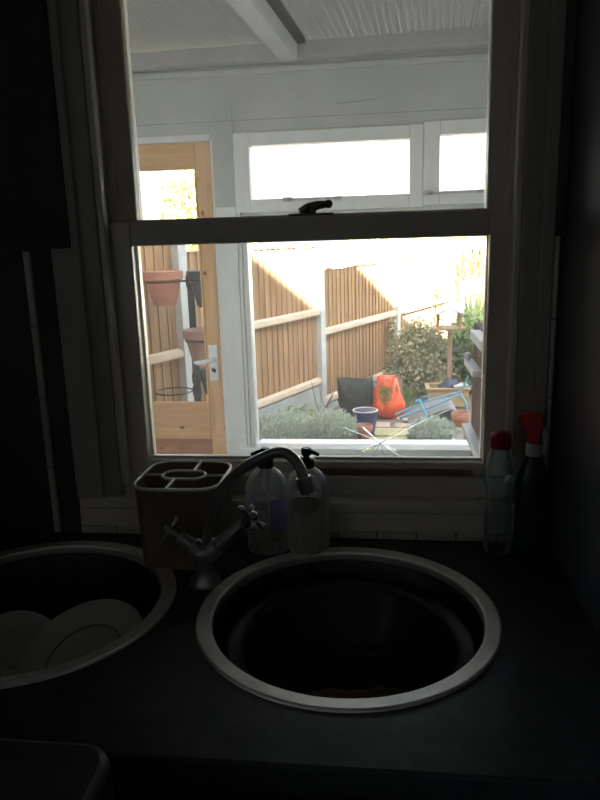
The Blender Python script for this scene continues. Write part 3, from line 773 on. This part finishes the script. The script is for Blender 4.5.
nlab = ['timber fence panel seen through the door glass left of the plant stand', 'timber fence panel nearest the garden window, sun slanting across its top',
        'timber fence panel behind the black and orange sacks', 'sunlit timber fence panel above the ivy mound', 'last sunlit timber fence panel at the far right']
random.seed(5)
for i, (z0, z1, rails) in enumerate(PAN):
    a, b_ = POST[i]+.044, POST[i+1]-.044; L = b_-a
    t = empty('timber_fence', tuple(at(a)), FR, nlab[i], 'fence panel', 'feather-edge fence panels')
    bm_ = MB(); nb = round(L/.083)
    for k in range(nb):
        x = L*k/nb; wd = min(L/nb+.014, L-x)
        h_ = z1-.013-random.uniform(0, .008)
        bm_.add([(x,.004,z0),(x+wd,-.003+.004,z0),(x+wd,.008,z0),(x,.018,z0),(x,.004,h_),(x+wd,.001,h_),(x+wd,.008,h_),(x,.018,h_)],
                [(0,3,2,1),(4,5,6,7),(0,1,5,4),(1,2,6,5),(2,3,7,6),(3,0,4,7)])
        # overlapping thick edge toward the garden
        bm_.box(x, x+.020, -.008, .004, z0, h_)
    bm_.build('boards', M['fence'], t)
    for z in rails[:2]:
        MB().prism([(-.048,z-.012),(-.044,z+.020),(-.008,z+.034),(-.008,z-.034),(-.044,z-.026)], 0, L, 'x').build('rail', M['rail'], t, bevel=.002)
    MB().box(0, L, -.020, .024, z1-.012, z1).build('capping', M['rail'], t, bevel=.003)
GB = [(-.13,-.052),(-.14,.168),(-.16,-.047),(-.16,-.047),(-.16,-.047)]
glab = ['concrete gravel board under the panel seen through the door glass', 'concrete gravel board under the nearest fence panel, above the grey bush',
        'concrete gravel board under the panel behind the black sack', 'concrete gravel board under the sunlit panel behind the ivy', 'concrete gravel board under the last sunlit panel']
for i, (z0, z1) in enumerate(GB):
    a, b_ = POST[i]+.044, POST[i+1]-.044
    o = MB().box(0, b_-a, -.030, .020, z0, z1-.002).build('gravel_board', M['gravel_board'], loc=tuple(at(a)), rz=FR, bevel=.004)
    tag(o, glab[i], 'gravel board', 'concrete gravel boards')

# ---- plants
def blob(mb, n, c, r, L, W, shape=None, core=True):
    c = Vector(c)
    for _ in range(n):
        d = Vector((random.gauss(0,1), random.gauss(0,1), random.gauss(0,1))).normalized()
        k = random.uniform(.80, 1.04)**.6
        q = noise.noise(Vector((d.x*2.3+c.x, d.y*2.3+c.y, d.z*2.3)))*.22+1
        p = c + Vector((d.x*r[0]*k*q, d.y*r[1]*k*q, d.z*r[2]*k*q))
        if p.z < GZ+.01: continue
        dr = (d*.6 + Vector((random.gauss(0,.6), random.gauss(0,.6), random.gauss(-.1,.6)))).normalized()
        mb.leaf(p, dr, d, L*random.uniform(.7,1.25), W*random.uniform(.8,1.2), L*.1)
    return mb
def core(r, c, mat_mb, k=.84, n=20):
    c = Vector(c); prof = []
    for i in range(n//2+1):
        a = -PI/2+PI*i/(n//2); prof.append((max(math.cos(a),1e-3), math.sin(a)))
    m0 = len(mat_mb.v); mat_mb.lathe(prof, n)
    for i in range(m0, len(mat_mb.v)):
        d = mat_mb.v[i].copy(); q = (noise.noise(Vector((d.x*2.3+c.x, d.y*2.3+c.y, d.z*2.3)))*.22+1)*k
        mat_mb.v[i] = Vector((c.x+d.x*r[0]*q, c.y+d.y*r[1]*q, max(GZ, c.z+d.z*r[2]*q)))
random.seed(21)
def shrub(name, loc, r, n, L, W, mat, label, cat, lift=0, trunk=None, extra=(), k=.84, group=None):
    t = empty(name, loc, label=label, cat=cat, group=group)
    m = MB(); cs = [((0,0,lift), r, n)] + list(extra)
    for c, rr, nn in cs:
        wc = (c[0], c[1], c[2])
        b = MB(); blob2(b, nn, wc, rr, L, W, loc)
        m.add(b.v, b.f)
        if k: 
            b = MB(); core2(b, wc, rr, k, loc); m.add(b.v, b.f)
    m.build('foliage', mat, t)
    if trunk:
        MB().tube([(0,0,0),(.02,.01,trunk*.5),(0,0,trunk)], [.03*trunk+.008,.022*trunk+.006,.012*trunk+.004], 8).build('stem', M['bark'], t, smooth=50)
    return t
def blob2(mb, n, c, r, L, W, loc):
    c = Vector(c); zmin = GZ - loc[2] + .005
    for _ in range(n):
        d = Vector((random.gauss(0,1), random.gauss(0,1), random.gauss(0,1))).normalized()
        kk = random.uniform(.74, 1.06)
        q = noise.noise(Vector((d.x*2.3+c.x+loc[0], d.y*2.3+c.y, d.z*2.3)))*.25+1
        p = c + Vector((d.x*r[0]*kk*q, d.y*r[1]*kk*q, d.z*r[2]*kk*q))
        if p.z < zmin: continue
        dr = (d*.5 + Vector((random.gauss(0,.6), random.gauss(0,.6), random.gauss(-.15,.6)))).normalized()
        mb.leaf(p, dr, d + Vector((random.gauss(0,.3),)*3), L*random.uniform(.7,1.25), W*random.uniform(.8,1.2), L*.1)
def core2(mb, c, r, k, loc, n=18):
    c = Vector(c); prof = []
    for i in range(n//2+1):
        a = -PI/2+PI*i/(n//2); prof.append((max(math.cos(a),1e-3), math.sin(a)))
    mb.lathe(prof, n); zmin = GZ - loc[2]
    for i in range(len(mb.v)):
        d = mb.v[i]; q = (noise.noise(Vector((d.x*2.3+c.x+loc[0], d.y*2.3+c.y, d.z*2.3)))*.25+1)*k
        mb.v[i] = Vector((c.x+d.x*r[0]*q, c.y+d.y*r[1]*q, max(zmin, c.z+d.z*r[2]*q)))

shrub('ivy_mound', (.375, 5.78, GZ), (.31,.30,.46), 3600, .045, .034, M['leaf_ivy'], 'rounded mound of variegated ivy at the end of the shaded fence', 'shrub', lift=.28, trunk=.3,
      extra=[((-.20,.02,.16), (.17,.2,.30), 900), ((.12,.0,.12), (.25,.25,.35), 1200)])
shrub('climbing_ivy', (.10, 6.42, GZ), (.045,.05,.16), 200, .04, .03, M['leaf_ivy'], 'strand of ivy climbing the fence post left of the mound', 'climber', lift=.52, extra=[((.0,-.0,.22),(.05,.06,.22),160)], trunk=.5, k=.5)
shrub('dark_shrub', (.82, 5.95, GZ), (.26,.25,.36), 1500, .06, .035, M['leaf_dark'], 'dark green shrub behind the bird table pole', 'shrub', lift=.24, trunk=.3, extra=[((.12,-.1,.30),(.22,.2,.26),800)])
shrub('yellow_green_shrub', (.92, 6.35, GZ), (.20,.18,.26), 900, .075, .045, M['leaf_strap'], 'bright yellow-green leafy shrub below the strap-leaved plant', 'shrub', lift=.50, trunk=.4)

def lavender(loc, R, H, n, label):
    t = empty('lavender_bush', loc, label=label, cat='bush', group='grey-green lavender bushes')
    m = MB()
    for _ in range(n):
        a = random.uniform(0, 2*PI); q = math.sqrt(random.random())
        b0 = Vector((math.cos(a)*R[0]*q*.75, math.sin(a)*R[1]*q*.75, .0))
        tip = Vector((math.cos(a)*R[0]*q*1.15+random.gauss(0,.02), math.sin(a)*R[1]*q*1.15+random.gauss(0,.02), H*(1.05-.55*q*q)*random.uniform(.75,1.1)))
        d = (tip-b0)
        for k in range(7):
            u = .35+.65*k/6; p = b0+d*u
            dr = (d.normalized()*.9 + Vector((random.gauss(0,.6), random.gauss(0,.6), random.gauss(.1,.4)))).normalized()
            m.leaf(p, dr, (random.gauss(0,1), random.gauss(0,1), .2), .042, .010, .004)
    b = MB(); core2(b, (0,0,H*.1), (R[0]*.85,R[1]*.85,H*.5), .9, (loc[0],loc[1],loc[2])); m.add(b.v, b.f)
    m.build('foliage', M['leaf_grey'], t)
    MB().tube([(0,0,0),(.01,.0,H*.3),(.0,.01,H*.6)], [.012,.009,.005], 7).build('stem', M['twig'], t)
lavender((-.78, 4.02, GZ), (.27,.20), .215, 760, 'grey-green lavender bush at the left, against the garden window frame')
lavender((-.41, 4.05, GZ), (.20,.18), .22, 720, 'grey-green lavender bush in the middle, left of the blue pot')
lavender((.39, 4.05, GZ), (.165,.16), .16, 640, 'grey-green lavender bush at the right, in front of the grey curved sheet')
# low weeds and dead stems at fence foot
t = empty('weed_clump', (-.72, 4.36, GZ), label='low leafy green weeds at the fence foot behind the left lavender', cat='weeds')
m = MB()
for _ in range(110):
    a = random.uniform(0,2*PI); p = Vector((random.uniform(-.15,.15), random.uniform(-.08,.08), random.uniform(.05,.19)))
    m.leaf(p, (math.cos(a), math.sin(a), random.uniform(.1,.8)), (0,0,1), .07, .028, .012)
m.build('leaves', M['leaf_green'], t)
sm = MB()
for k in range(9): sm.tube([(random.uniform(-.12,.12),0,0),(random.uniform(-.13,.13),random.uniform(-.05,.05),.16)], .003, 5)
sm.build('stalks', M['leaf_green'], t)
t = empty('dead_stem', (-.545, 4.72, GZ), label='bare dead stem poking up beside the middle fence post', cat='twig')
sm = MB(); sm.tube([(0,0,0),(.03,.0,.10),(.07,.0,.17),(.10,0,.24)], [.016,.015,.011,.006], 8); sm.tube([(0,0,0),(-.05,0,.15),(-.09,0,.36)], [.007,.005,.003], 6); sm.tube([(.03,0,.1),(.0,0,.2),(-.02,0,.30)], [.006,.004,.002], 6)
sm.tube([(-.02,0,0),(-.08,0,.05),(-.10,0,.06)], [.014,.014,.010], 7)
sm.build('twigs', M['twig'], t, smooth=60)
# grass blades by the orange sack
t = empty('grass_tuft', (.155, 5.18, GZ), label='tuft of upright green blades between the orange sack and the ivy', cat='grass')
m = MB()
for _ in range(60):
    a = random.uniform(0,2*PI); q = random.uniform(0,.09); l = random.uniform(.14,.26)
    p = Vector((q*math.cos(a)*1.3, q*math.sin(a), 0)); m.leaf(p, (math.cos(a)*.35+random.gauss(0,.1), math.sin(a)*.3, 1), (0,1,0), l, .013, .03)
m.build('blades', M['leaf_green'], t)
# strap-leaved plant and pampas
t = empty('strap_leaved_plant', (1.04, 6.95, GZ), label='sunlit plant with long upright strap leaves at the far right', cat='plant')
m = MB()
for _ in range(46):
    a = random.uniform(0,2*PI); l = random.uniform(.55,.95); sp_ = random.uniform(.1,.55)
    pts = []; z0 = .25
    for k in range(6):
        u = k/5; pts.append(Vector((math.cos(a)*sp_*u*l*.9, math.sin(a)*sp_*u*l*.9, z0+l*(u-.25*u*u*sp_*1.5))))
    wv = Vector((-math.sin(a), math.cos(a), 0)); b0 = len(m.v); vs = []; fs = []
    for k, p in enumerate(pts):
        w_ = .024*(1-(k/5)**2)+.002; vs += [p+wv*w_, p-wv*w_]
    for k in range(5): fs.append((2*k, 2*k+1, 2*k+3, 2*k+2))
    m.add(vs, fs)
m.build('leaves', M['leaf_strap'], t)
MB().tube([(0,0,0),(.01,0,.3)], [.05,.04], 10).build('stem', M['bark'], t, smooth=50)
t = empty('pampas_grass', (1.12, 7.6, GZ), label='tall pampas grass with tan plumes behind the strap-leaved plant', cat='grass')
m = MB(); stk = MB()
for (px, pz, tilt) in ((-.13,1.22,-.06),(-.03,1.28,.02),(.05,1.25,.05),(.16,1.16,.10),(-.20,1.05,-.10)):
    stk.tube([(px*.2,0,0),(px*.7,0,pz*.6),(px,0,pz-.12)], .005, 6)
    for _ in range(150):
        u = random.random(); wd = .050*math.sin(PI*min(1, u*.85+.12))
        p = Vector((px+tilt*(u-.5)*.3+random.gauss(0,wd*.45), random.gauss(0,wd*.45), pz-.22+.36*u))
        m.leaf(p, (random.gauss(0,.25)+tilt, random.gauss(0,.25), 1), (0,1,0), .07, .010, .005)
m.build('plume', M['plume'], t); stk.build('stalk', M['plume'], t)
lv = MB()
for _ in range(60):
    a = random.uniform(0,2*PI); l = random.uniform(.5,.9); lv.leaf((random.gauss(0,.05),random.gauss(0,.05),0), (math.cos(a)*.6, math.sin(a)*.6, 1), (0,1,0), l, .014, .12)
lv.build('leaves', M['leaf_strap'], t)

# trees beyond the fence
def tree(loc, r, lift, n, label, group, extra=(), L=.10):
    t = shrub('tree', loc, r, n, L, L*.62, M['leaf_tree'], label, 'tree', lift=lift, extra=extra, k=.55, group=group)
    tk = MB(); H = lift
    tk.tube([(0,0,0),(.03,.02,H*.5),(0,0,H)], [.10,.075,.04], 10)
    for k in range(5):
        a = k*1.26; tk.tube([(0.02,.01,H*.6),(math.cos(a)*r[0]*.35, math.sin(a)*r[1]*.35, H*.9),(math.cos(a)*r[0]*.65, math.sin(a)*r[1]*.65, H*1.05)], [.035,.022,.010], 6)
    tk.build('trunk', M['bark'], t, smooth=50)
tree((-2.30, 8.0, GZ), (.62,.6,.75), 1.85, 2600, 'pale yellow-green tree seen through the top of the door glass', 'trees beyond the fence', extra=[((-.35,.0,-.55),(.45,.5,.5),900), ((.15,.0,-.6),(.6,.6,.6),1200)])
for i, (x, y, lab) in enumerate([(-.30,14.5,'distant pale tree top over the fence, just right of its second post'), (1.35,16.4,'distant pale tree top over the fence, above the ivy mound'), (2.95,14.4,'distant pale tree top over the fence, at far right above the plumes')]):
    tree((x, y, GZ), (.85,.8,.62), 1.18, 1000, lab, 'trees beyond the fence', L=.14)

struct(MB().box(-2.5, 6, 11.6, 11.8, GZ-.05, 1.40), 'wall_boundary', M['brick'])

# ---- plant stand seen through the door, with pots
t = empty('plant_stand', (-1.165, 2.92, GZ), label='dark iron pot stand with ring holders seen through the door glass', cat='plant stand')
MB().box(-.022, .022, -.012, .012, 0, 1.40).build('pole', M['iron'], t, bevel=.002)
MB().lathe([(.16,0),(.16,.012),(.02,.03)], 28).build('foot', M['iron'], t, smooth=40)
PT = [(-1.325, 2.885, 1.244, .106), (-1.055, 2.90, 1.238, .106), (-1.075, 2.80, .897, .106), (-1.312, 2.90, .560, .116), (-1.085, 2.985, .641, .074)]
for (x, y, z, r) in PT:
    rg = MB(); c_ = Vector((x+1.165, y-2.92, z-GZ))
    rg.tube([(c_.x+r*math.cos(a*PI/20), c_.y+r*math.sin(a*PI/20), c_.z) for a in range(40)], .0045, 8, True)
    dr = Vector((-c_.x, -c_.y, 0)).normalized(); p = c_+dr*r
    rg.tube([p, (0,0,c_.z)], .007, 8); rg.box(-.026,.026,-.018,.018,c_.z-.03,c_.z+.03)
    rg.build('ring_holder', M['iron'], t, smooth=40)
def pot(loc, R, H, mat, label, group='pots on the iron stand', soil=True, name='plant_pot'):
    t = empty(name, loc, label=label, cat='plant pot', group=group)
    MB().lathe([(R*.54,0),(R*.56,.004),(R*.86,H*.72),(R*.865,H*.74),(R*.985,H*.765),(R,H*.99),(R*.985,H),(R*.93,H),(R*.86,H*.9),(R*.50,H*.06)], 40).build('pot_body', mat, t, smooth=40)
    if soil: MB().lathe([(R*.05,H*.87),(R*.5,H*.885),(R*.855,H*.87)], 28, cap0=True, cap1=False).build('soil', M['soil'], t)
    return t
pot((-1.325, 2.885, 1.102), .122, .205, M['terracotta'], 'terracotta pot high on the left of the iron stand')
pot((-1.055, 2.90, 1.090), .122, .215, M['dark_pot'], 'dark grey pot high on the right of the iron stand')
pot((-1.075, 2.80, .750), .122, .212, M['terracotta_old'], 'weathered terracotta pot lower on the stand, beside the door handle')
pot((-1.085, 2.985, .525), .085, .165, M['dark_pot'], 'small dark pot low beside the stand pole, under the weathered pot', soil=True)
# ---- sacks, pots and bits at the far end of the plot
def sack(name, loc, prof, mat, label, wob=.06, n=48, extra=None, seed=1, sq=2.0, zwob=0):
    # prof: (half width, half depth, z, x offset)
    t = empty(name, loc, label=label, cat='sack'); m = MB(); vs = []; fs = []; K = len(prof)
    for k, (a, b_, z, ox) in enumerate(prof):
        for i in range(n):
            th = 2*PI*i/n; c_, s_ = math.cos(th), math.sin(th)
            cx_ = math.copysign(abs(c_)**(2/sq), c_); sy_ = math.copysign(abs(s_)**(2/sq), s_)
            q = 1+wob*noise.noise(Vector((c_*2.2+seed, s_*2.2, z*11)))+wob*.6*noise.noise(Vector((c_*6+seed, s_*6, z*20)))
            vs.append((ox+a*cx_*q, b_*sy_*q, z + zwob*noise.noise(Vector((c_*1.7+seed*3, s_*1.7, 5)))*(k/(K-1))))
    for k in range(K-1):
        for i in range(n):
            j = (i+1) % n; fs.append((k*n+i, k*n+j, (k+1)*n+j, (k+1)*n+i))
    fs.append(tuple(range(n-1,-1,-1))); fs.append(tuple((K-1)*n+i for i in range(n)))
    m.add(vs, fs).build('sack_body', mat, t, smooth=70)
    return t
def lerp_prof(keys, n=14):
    out = []
    for i in range(n):
        z = keys[0][2]+(keys[-1][2]-keys[0][2])*i/(n-1)
        for a, b_ in zip(keys, keys[1:]):
            if a[2] <= z <= b_[2]+1e-9:
                u = (z-a[2])/(b_[2]-a[2]); u = u*u*(3-2*u)
                out.append(tuple(a[q]+(b_[q]-a[q])*u if q != 2 else z for q in range(4))); break
    return out
# orange carrier with weeds in it
t = sack('orange_sack', (.045, 4.86, GZ), lerp_prof([(.10,.08,0,.01),(.140,.11,.05,.005),(.145,.115,.11,0),(.120,.095,.19,-.005),(.090,.07,.27,-.015),(.078,.05,.33,-.02),(.074,.035,.37,-.02)]), M['orange'],
         'bright orange plastic carrier sack stuffed with weeds, standing before the fence', wob=.20, seed=4)
hb = MB()
for (xa, xb, yy) in ((.035,.085,-.075),):
    hb.tube(spline([(.030,-.090,.19),(.040,-.082,.25),(.052,-.066,.31),(.060,-.045,.345),(.075,-.05,.30),(.092,-.06,.24)], 5), .013, 8)
hb.build('handle', M['orange_pale'], t, smooth=60)
wd = MB(); random.seed(8)
for _ in range(110):
    p = Vector((-.030+random.gauss(0,.020), -.085+random.gauss(0,.010), .225+random.gauss(0,.045)))
    wd.leaf(p, (random.gauss(0,1), -.4+random.gauss(0,.4), random.gauss(0,1)), (0,-1,0), .035, .017, .005)
o = wd.build('weeds', M['leaf_green'], t); o['label'] = 'green weeds showing through the mouth'
# short stake behind the orange sack
o = MB().box(-.030,.030,-.02,.02,0,.30).prism([(-.03,.30),(.03,.30),(0,.335)], -.02, .02).build('wooden_stake', M['table_wood'], loc=(.135, 5.03, GZ), rz=.3, bevel=.004)
tag(o, 'short brown wooden stake showing behind the top of the orange sack', 'stake')
# black sack
sack('black_sack', (-.255, 4.93, GZ), lerp_prof([(.135,.10,0,0),(.150,.12,.05,0),(.150,.12,.16,0),(.156,.10,.26,0),(.160,.055,.315,0),(.160,.030,.33,0)]), M['black_sack'], 'dark grey-black plastic sack standing against the fence left of the orange one', wob=.16, seed=9, sq=3.2, zwob=.03)
# blue glazed pot and little clay pot
t = empty('glazed_pot', (-.145, 4.17, GZ), label='dark blue glazed pot with a cream inside, right of the middle lavender', cat='plant pot')
H = .225
MB().lathe([(.062,0),(.066,.004),(.088,.11),(.099,.20),(.100,.213),(.104,.216),(.104,.224),(.099,H)], 44).build('pot_body', M['blue_glaze'], t, smooth=40)
MB().lathe([(.1035,H-.003),(.1015,H+.002),(.094,H+.002),(.090,H-.004)], 44, cap0=False, cap1=False).build('rim', M['cream_glaze'], t, smooth=40)
MB().lathe([(.091,H-.006),(.05,H-.003),(.004,H-.002)], 30, cap0=False).build('soil', M['soil'], t)
pot((-.150, 4.015, GZ), .066, .145, M['terracotta'], 'small terracotta pot standing in front of the blue glazed pot', 'clay pots on the ground')
# tilted clay pot with a white dish by the shelving
t = pot((.625, 4.16, GZ+.010), .070, .20, M['terracotta'], 'tilted terracotta pot on the ground at far right beside the lavender', 'clay pots on the ground')
t.rotation_euler = (0, math.radians(-8), 0)
t = empty('white_dish', (.572, 3.90, GZ+.075), label='white dish propped on edge against the tilted terracotta pot', cat='dish')
MB().lathe([(.02,0),(.035,.002),(.058,.022),(.060,.026),(.055,.026),(.034,.006),(.004,.005)], 32).build('dish_body', M['china'], t, smooth=40)
t.rotation_euler = (math.radians(35), math.radians(-62), 0)
# paving
slabs = [((-.06,4.50),(.24,.17),.0,'slab','reddish stone slab nearest the orange sack'), ((.20,4.47),(.22,.15),-.15,'slab','reddish stone slab in front of the grey curved sheet'),
         ((.06,4.27),(.34,.22),-.05,'slab_moss','yellowish mossy slab right of the blue pot'), ((.02,4.00),(.34,.22),.04,'slab_moss','yellowish mossy slab nearest the garden window'), ((.30,4.28),(.12,.20),-.1,'slab','narrow reddish slab beside the right lavender')]
random.seed(2)
for (c_, sz, rz, mt, lab) in slabs:
    o = MB().prism([(-sz[0]/2+random.uniform(-.01,.01),-sz[1]/2+random.uniform(-.01,.01)),(sz[0]/2+random.uniform(-.01,.01),-sz[1]/2),(sz[0]/2,sz[1]/2+random.uniform(-.01,.01)),(-sz[0]/2,sz[1]/2)], 0, .026, 'z').build('paving_slab', M[mt], loc=(c_[0],c_[1],GZ-.006), rz=rz, bevel=.005)
    tag(o, lab, 'paving slab', 'garden paving slabs')
for (x, y, r, lab) in ((.185,4.66,.026,'pale stone at the foot of the orange sack, the right one of a pair'),(.125,4.71,.018,'smaller pale stone tucked against the foot of the orange sack')):
    m = MB(); m.ball((0,0,r*.6), r, 14, .7)
    for v in m.v: v *= 1+.12*noise.noise(v*40+Vector((x,y,0)))
    o = m.build('stone', M['stone'], loc=(x,y,GZ+.002), smooth=80); tag(o, lab, 'stone', 'pale stones')
# wooden planter with a navy bundle
t = empty('wooden_planter', (.60, 5.32, GZ), label='open wooden planter box behind the blue frame', cat='planter')
for nm, a in (('front_board',(-.19,.19,-.13,-.11,0,.165)),('back_board',(-.19,.19,.11,.13,0,.165)),('side_board',(-.19,-.17,-.11,.11,0,.165)),('side_board',(.17,.19,-.11,.11,0,.165)),('base_board',(-.17,.17,-.11,.11,.0,.02))):
    MB().box(*a).build(nm, M['planter'], t, bevel=.003)
rm = MB(); rm.box(-.205,.205,-.145,-.105,.165,.182).box(-.205,.205,.105,.145,.165,.182).box(-.205,-.165,-.105,.105,.165,.182).box(.165,.205,-.105,.105,.165,.182)
rm.build('rim', M['planter'], t, bevel=.003)
MB().box(-.17,.17,-.11,.11,.02,.12).build('soil', M['soil'], t)
m = MB(); m.ball((0,0,.06), .095, 22, .75)
for v in m.v: v *= 1+.25*noise.noise(v*16); v.x *= 1.05
t = empty('navy_bundle', (.62, 5.30, GZ+.118), label='crumpled navy plastic bundle lying in the wooden planter', cat='plastic bundle')
m.build('bundle_body', M['navy'], t, smooth=50)
o = MB().tube([(-.06,0,0),(0,.01,.012),(.06,0,.0)], [.018,.024,.016], 10).build('white_rag', M['white_plastic'], loc=(.715,5.20,GZ+.19), smooth=60)
tag(o, 'small white rag on the rim of the wooden planter', 'rag')
# grey curved sheet
t = empty('curved_sheet', (.41, 4.72, GZ), rz=.06, label='grey curved sheet arched over the ground under the blue frame', cat='sheet')
prof = spline([(-.21,.0),(-.12,.045),(.0,.095),(.10,.130),(.16,.135),(.205,.105),(.225,.055)].__iter__().__class__ and [(-.21,0,.0),(-.12,0,.045),(.0,0,.095),(.10,0,.130),(.16,0,.135),(.205,0,.105),(.225,0,.055)], 5)
m = MB(); n = len(prof)
up = [(p.x, p.z) for p in prof]; dn = [(p.x-.003, p.z-.014) for p in prof]
vs = []; fs = []
for y, dz in ((-.15,-.0),(.17,.03)):
    for x, z in up: vs.append((x, y, z+dz))
for y, dz in ((-.15,-.0),(.17,.03)):
    for x, z in dn: vs.append((x, y, max(z+dz, .001)))
for i in range(n-1):
    fs.append((i, i+1, n+i+1, n+i)); fs.append((2*n+i, 3*n+i, 3*n+i+1, 2*n+i+1))
    fs.append((i, 2*n+i, 2*n+i+1, i+1)); fs.append((n+i, n+i+1, 3*n+i+1, 3*n+i))
fs.append((0, n, 3*n, 2*n)); fs.append((n-1, 3*n-1, 4*n-1, 2*n-1))
m.add(vs, fs).build('sheet_top', M['grey_sheet'], t, smooth=50)
MB().prism([(-.10,.001),(.20,.001),(.195,.06),(.12,.10),(.0,.07),(-.10,.028)], -.10, .13).build('underside_shade', M['grey_sheet_shade'], t)['label'] = 'dark block standing in for the shade under the sheet'  # dark solid fills the arch in place of shade
# blue tubular frame
t = empty('blue_frame', (.40, 4.50, GZ), label='light blue tubular metal frame leaning over the grey sheet', cat='metal frame')
Q = lambda *p: [Vector(q) for q in p]
MB().tube(Q((-.27,.04,.07),(0,.06,.155),(.235,.08,.255)), .008, 10).build('long_bar', M['blue_tube'], t, smooth=60)
MB().tube(Q((-.30,.18,.06),(-.02,.15,.190),(.250,.12,.275)), .008, 10).build('long_bar', M['blue_tube'], t, smooth=60)
MB().tube(Q((-.105,.09,.21),(-.06,.03,.13),(-.015,-.01,.045)), .010, 10).build('cross_bar', M['blue_tube'], t, smooth=60)
MB().tube(Q((.245,.10,.265),(.285,.08,.20),(.305,.06,.12),(.30,.05,.02)), .009, 10).build('upright', M['blue_tube'], t, smooth=60)
MB().tube(Q((.245,.10,.265),(.270,.09,.33),(.300,.08,.39),(.305,.08,.42)), .008, 10).tube(Q((.270,.09,.335),(.33,.10,.32),(.37,.10,.335)), .007, 10).build('hook', M['blue_tube'], t, smooth=60)
MB().tube(Q((-.10,.14,.20),(-.06,.12,.235),(.0,.11,.235)), .005, 8).tube(Q((-.12,.10,.19),(-.09,.06,.21)), .016, 8).build('bracket', M['blue_tube'], t, smooth=60)
# bird table
t = empty('bird_table', (.635, 5.50, GZ), label='wooden bird table on a pole rising from the ivy', cat='bird table')
MB().box(-.020,.020,-.020,.020,0,.70).build('pole', M['table_wood'], t, bevel=.003)
MB().box(-.17,.13,-.12,.12,.70,.722).build('platform', M['table_wood'], t, bevel=.003)
for sx in (-.115, .085):
    for sy in (-.08, .08): MB().box(sx-.010, sx+.010, sy-.010, sy+.010, .722, .845).build('corner_post', M['table_wood'], t)
MB().prism([(-.155,.840),(-.015,.895),(.125,.840),(.125,.852),(-.015,.908),(-.155,.852)], -.13, .13).build('roof', M['table_roof'], t)

# ------------------------------------------------------------------ ADDED SHADE BLOCK (unseen, its house outline shaped to shade the fence)
prf = [(-6,-.1),(5.6,-.1),(5.6,2.7),(2.75,4.82),(1.44,5.77),(.27,6.65),(.25,5.86),(-1.3,7.0),(-2.6,7.9),(-6,5.6)]
hn = empty('unseen_shade_block', (0,0,0), label='unseen house-shaped block added right of the garden to shade the fence', cat='shade block')
MB().prism(prf, 3.0, 7.0, 'x').build('walls', M['brick'], hn)

# ------------------------------------------------------------------ LIGHT, WORLD, CAMERA
W = bpy.data.worlds.new('World'); S.world = W; W.use_nodes = True
nt = W.node_tree; nt.nodes.clear()
out = nt.nodes.new('ShaderNodeOutputWorld'); bg = nt.nodes.new('ShaderNodeBackground'); sk_ = nt.nodes.new('ShaderNodeTexSky')
sk_.sky_type = 'NISHITA'; sk_.sun_disc = False; sk_.sun_elevation = math.radians(40); sk_.air_density = 1.0; sk_.dust_density = 4.0; sk_.ozone_density = 1.0
SH = Vector((-.6, .8, 0)); SD = Vector((-.6, .8, -.84)).normalized()
sk_.sun_rotation = math.atan2(-SH.x, -SH.y)
bg.inputs[1].default_value = .32
hs = nt.nodes.new('ShaderNodeHueSaturation'); hs.inputs['Saturation'].default_value = .55
nt.links.new(sk_.outputs[0], hs.inputs['Color']); mz = nt.nodes.new('ShaderNodeMix'); mz.data_type = 'RGBA'; mz.inputs[0].default_value = .6     # even white mixed into the sky to brighten it overhead
mz.inputs[7].default_value = (1.75,1.76,1.78,1)
nt.links.new(hs.outputs[0], mz.inputs[6]); nt.links.new(mz.outputs[2], bg.inputs[0]); nt.links.new(bg.outputs[0], out.inputs[0])
ld = bpy.data.lights.new('sun', 'SUN'); ld.energy = 22; ld.color = (1,.94,.85); ld.angle = math.radians(.6)
lo = bpy.data.objects.new('sun', ld); COL.objects.link(lo); lo.location = (6,-8,9)
lo.rotation_euler = SD.to_track_quat('-Z', 'Y').to_euler()

cam = bpy.data.cameras.new('camera'); co = bpy.data.objects.new('camera', cam); COL.objects.link(co)
R0 = Vector((0.9927508619352832, 0.11666355327858181, -0.028902274359781727))
R1 = Vector((-0.001915834996717213, -0.22508013313433625, -0.9743383720476654))
R2 = Vector((-0.12017510433953427, 0.9673306306556436, -0.22322498805540805))
m4 = Matrix.Identity(4)
for i in range(3):
    m4[i][0] = R0[i]; m4[i][1] = -R1[i]; m4[i][2] = -R2[i]
m4.translation = Vector((0, -1.23, 1.455)); co.matrix_world = m4
cam.sensor_fit = 'VERTICAL'; cam.sensor_height = 24; cam.lens = 690/800*24; cam.clip_start = .02; cam.clip_end = 200
S.camera = co
vs_ = S.view_settings; vs_.view_transform = 'Standard'; vs_.look = 'None'; vs_.gamma = 1; vs_.exposure = 2.30; vs_.use_curve_mapping = False
S.cycles.max_bounces = 14; S.cycles.diffuse_bounces = 6; S.cycles.transparent_max_bounces = 24; S.cycles.use_denoising = True
S.cycles.sample_clamp_indirect = 6
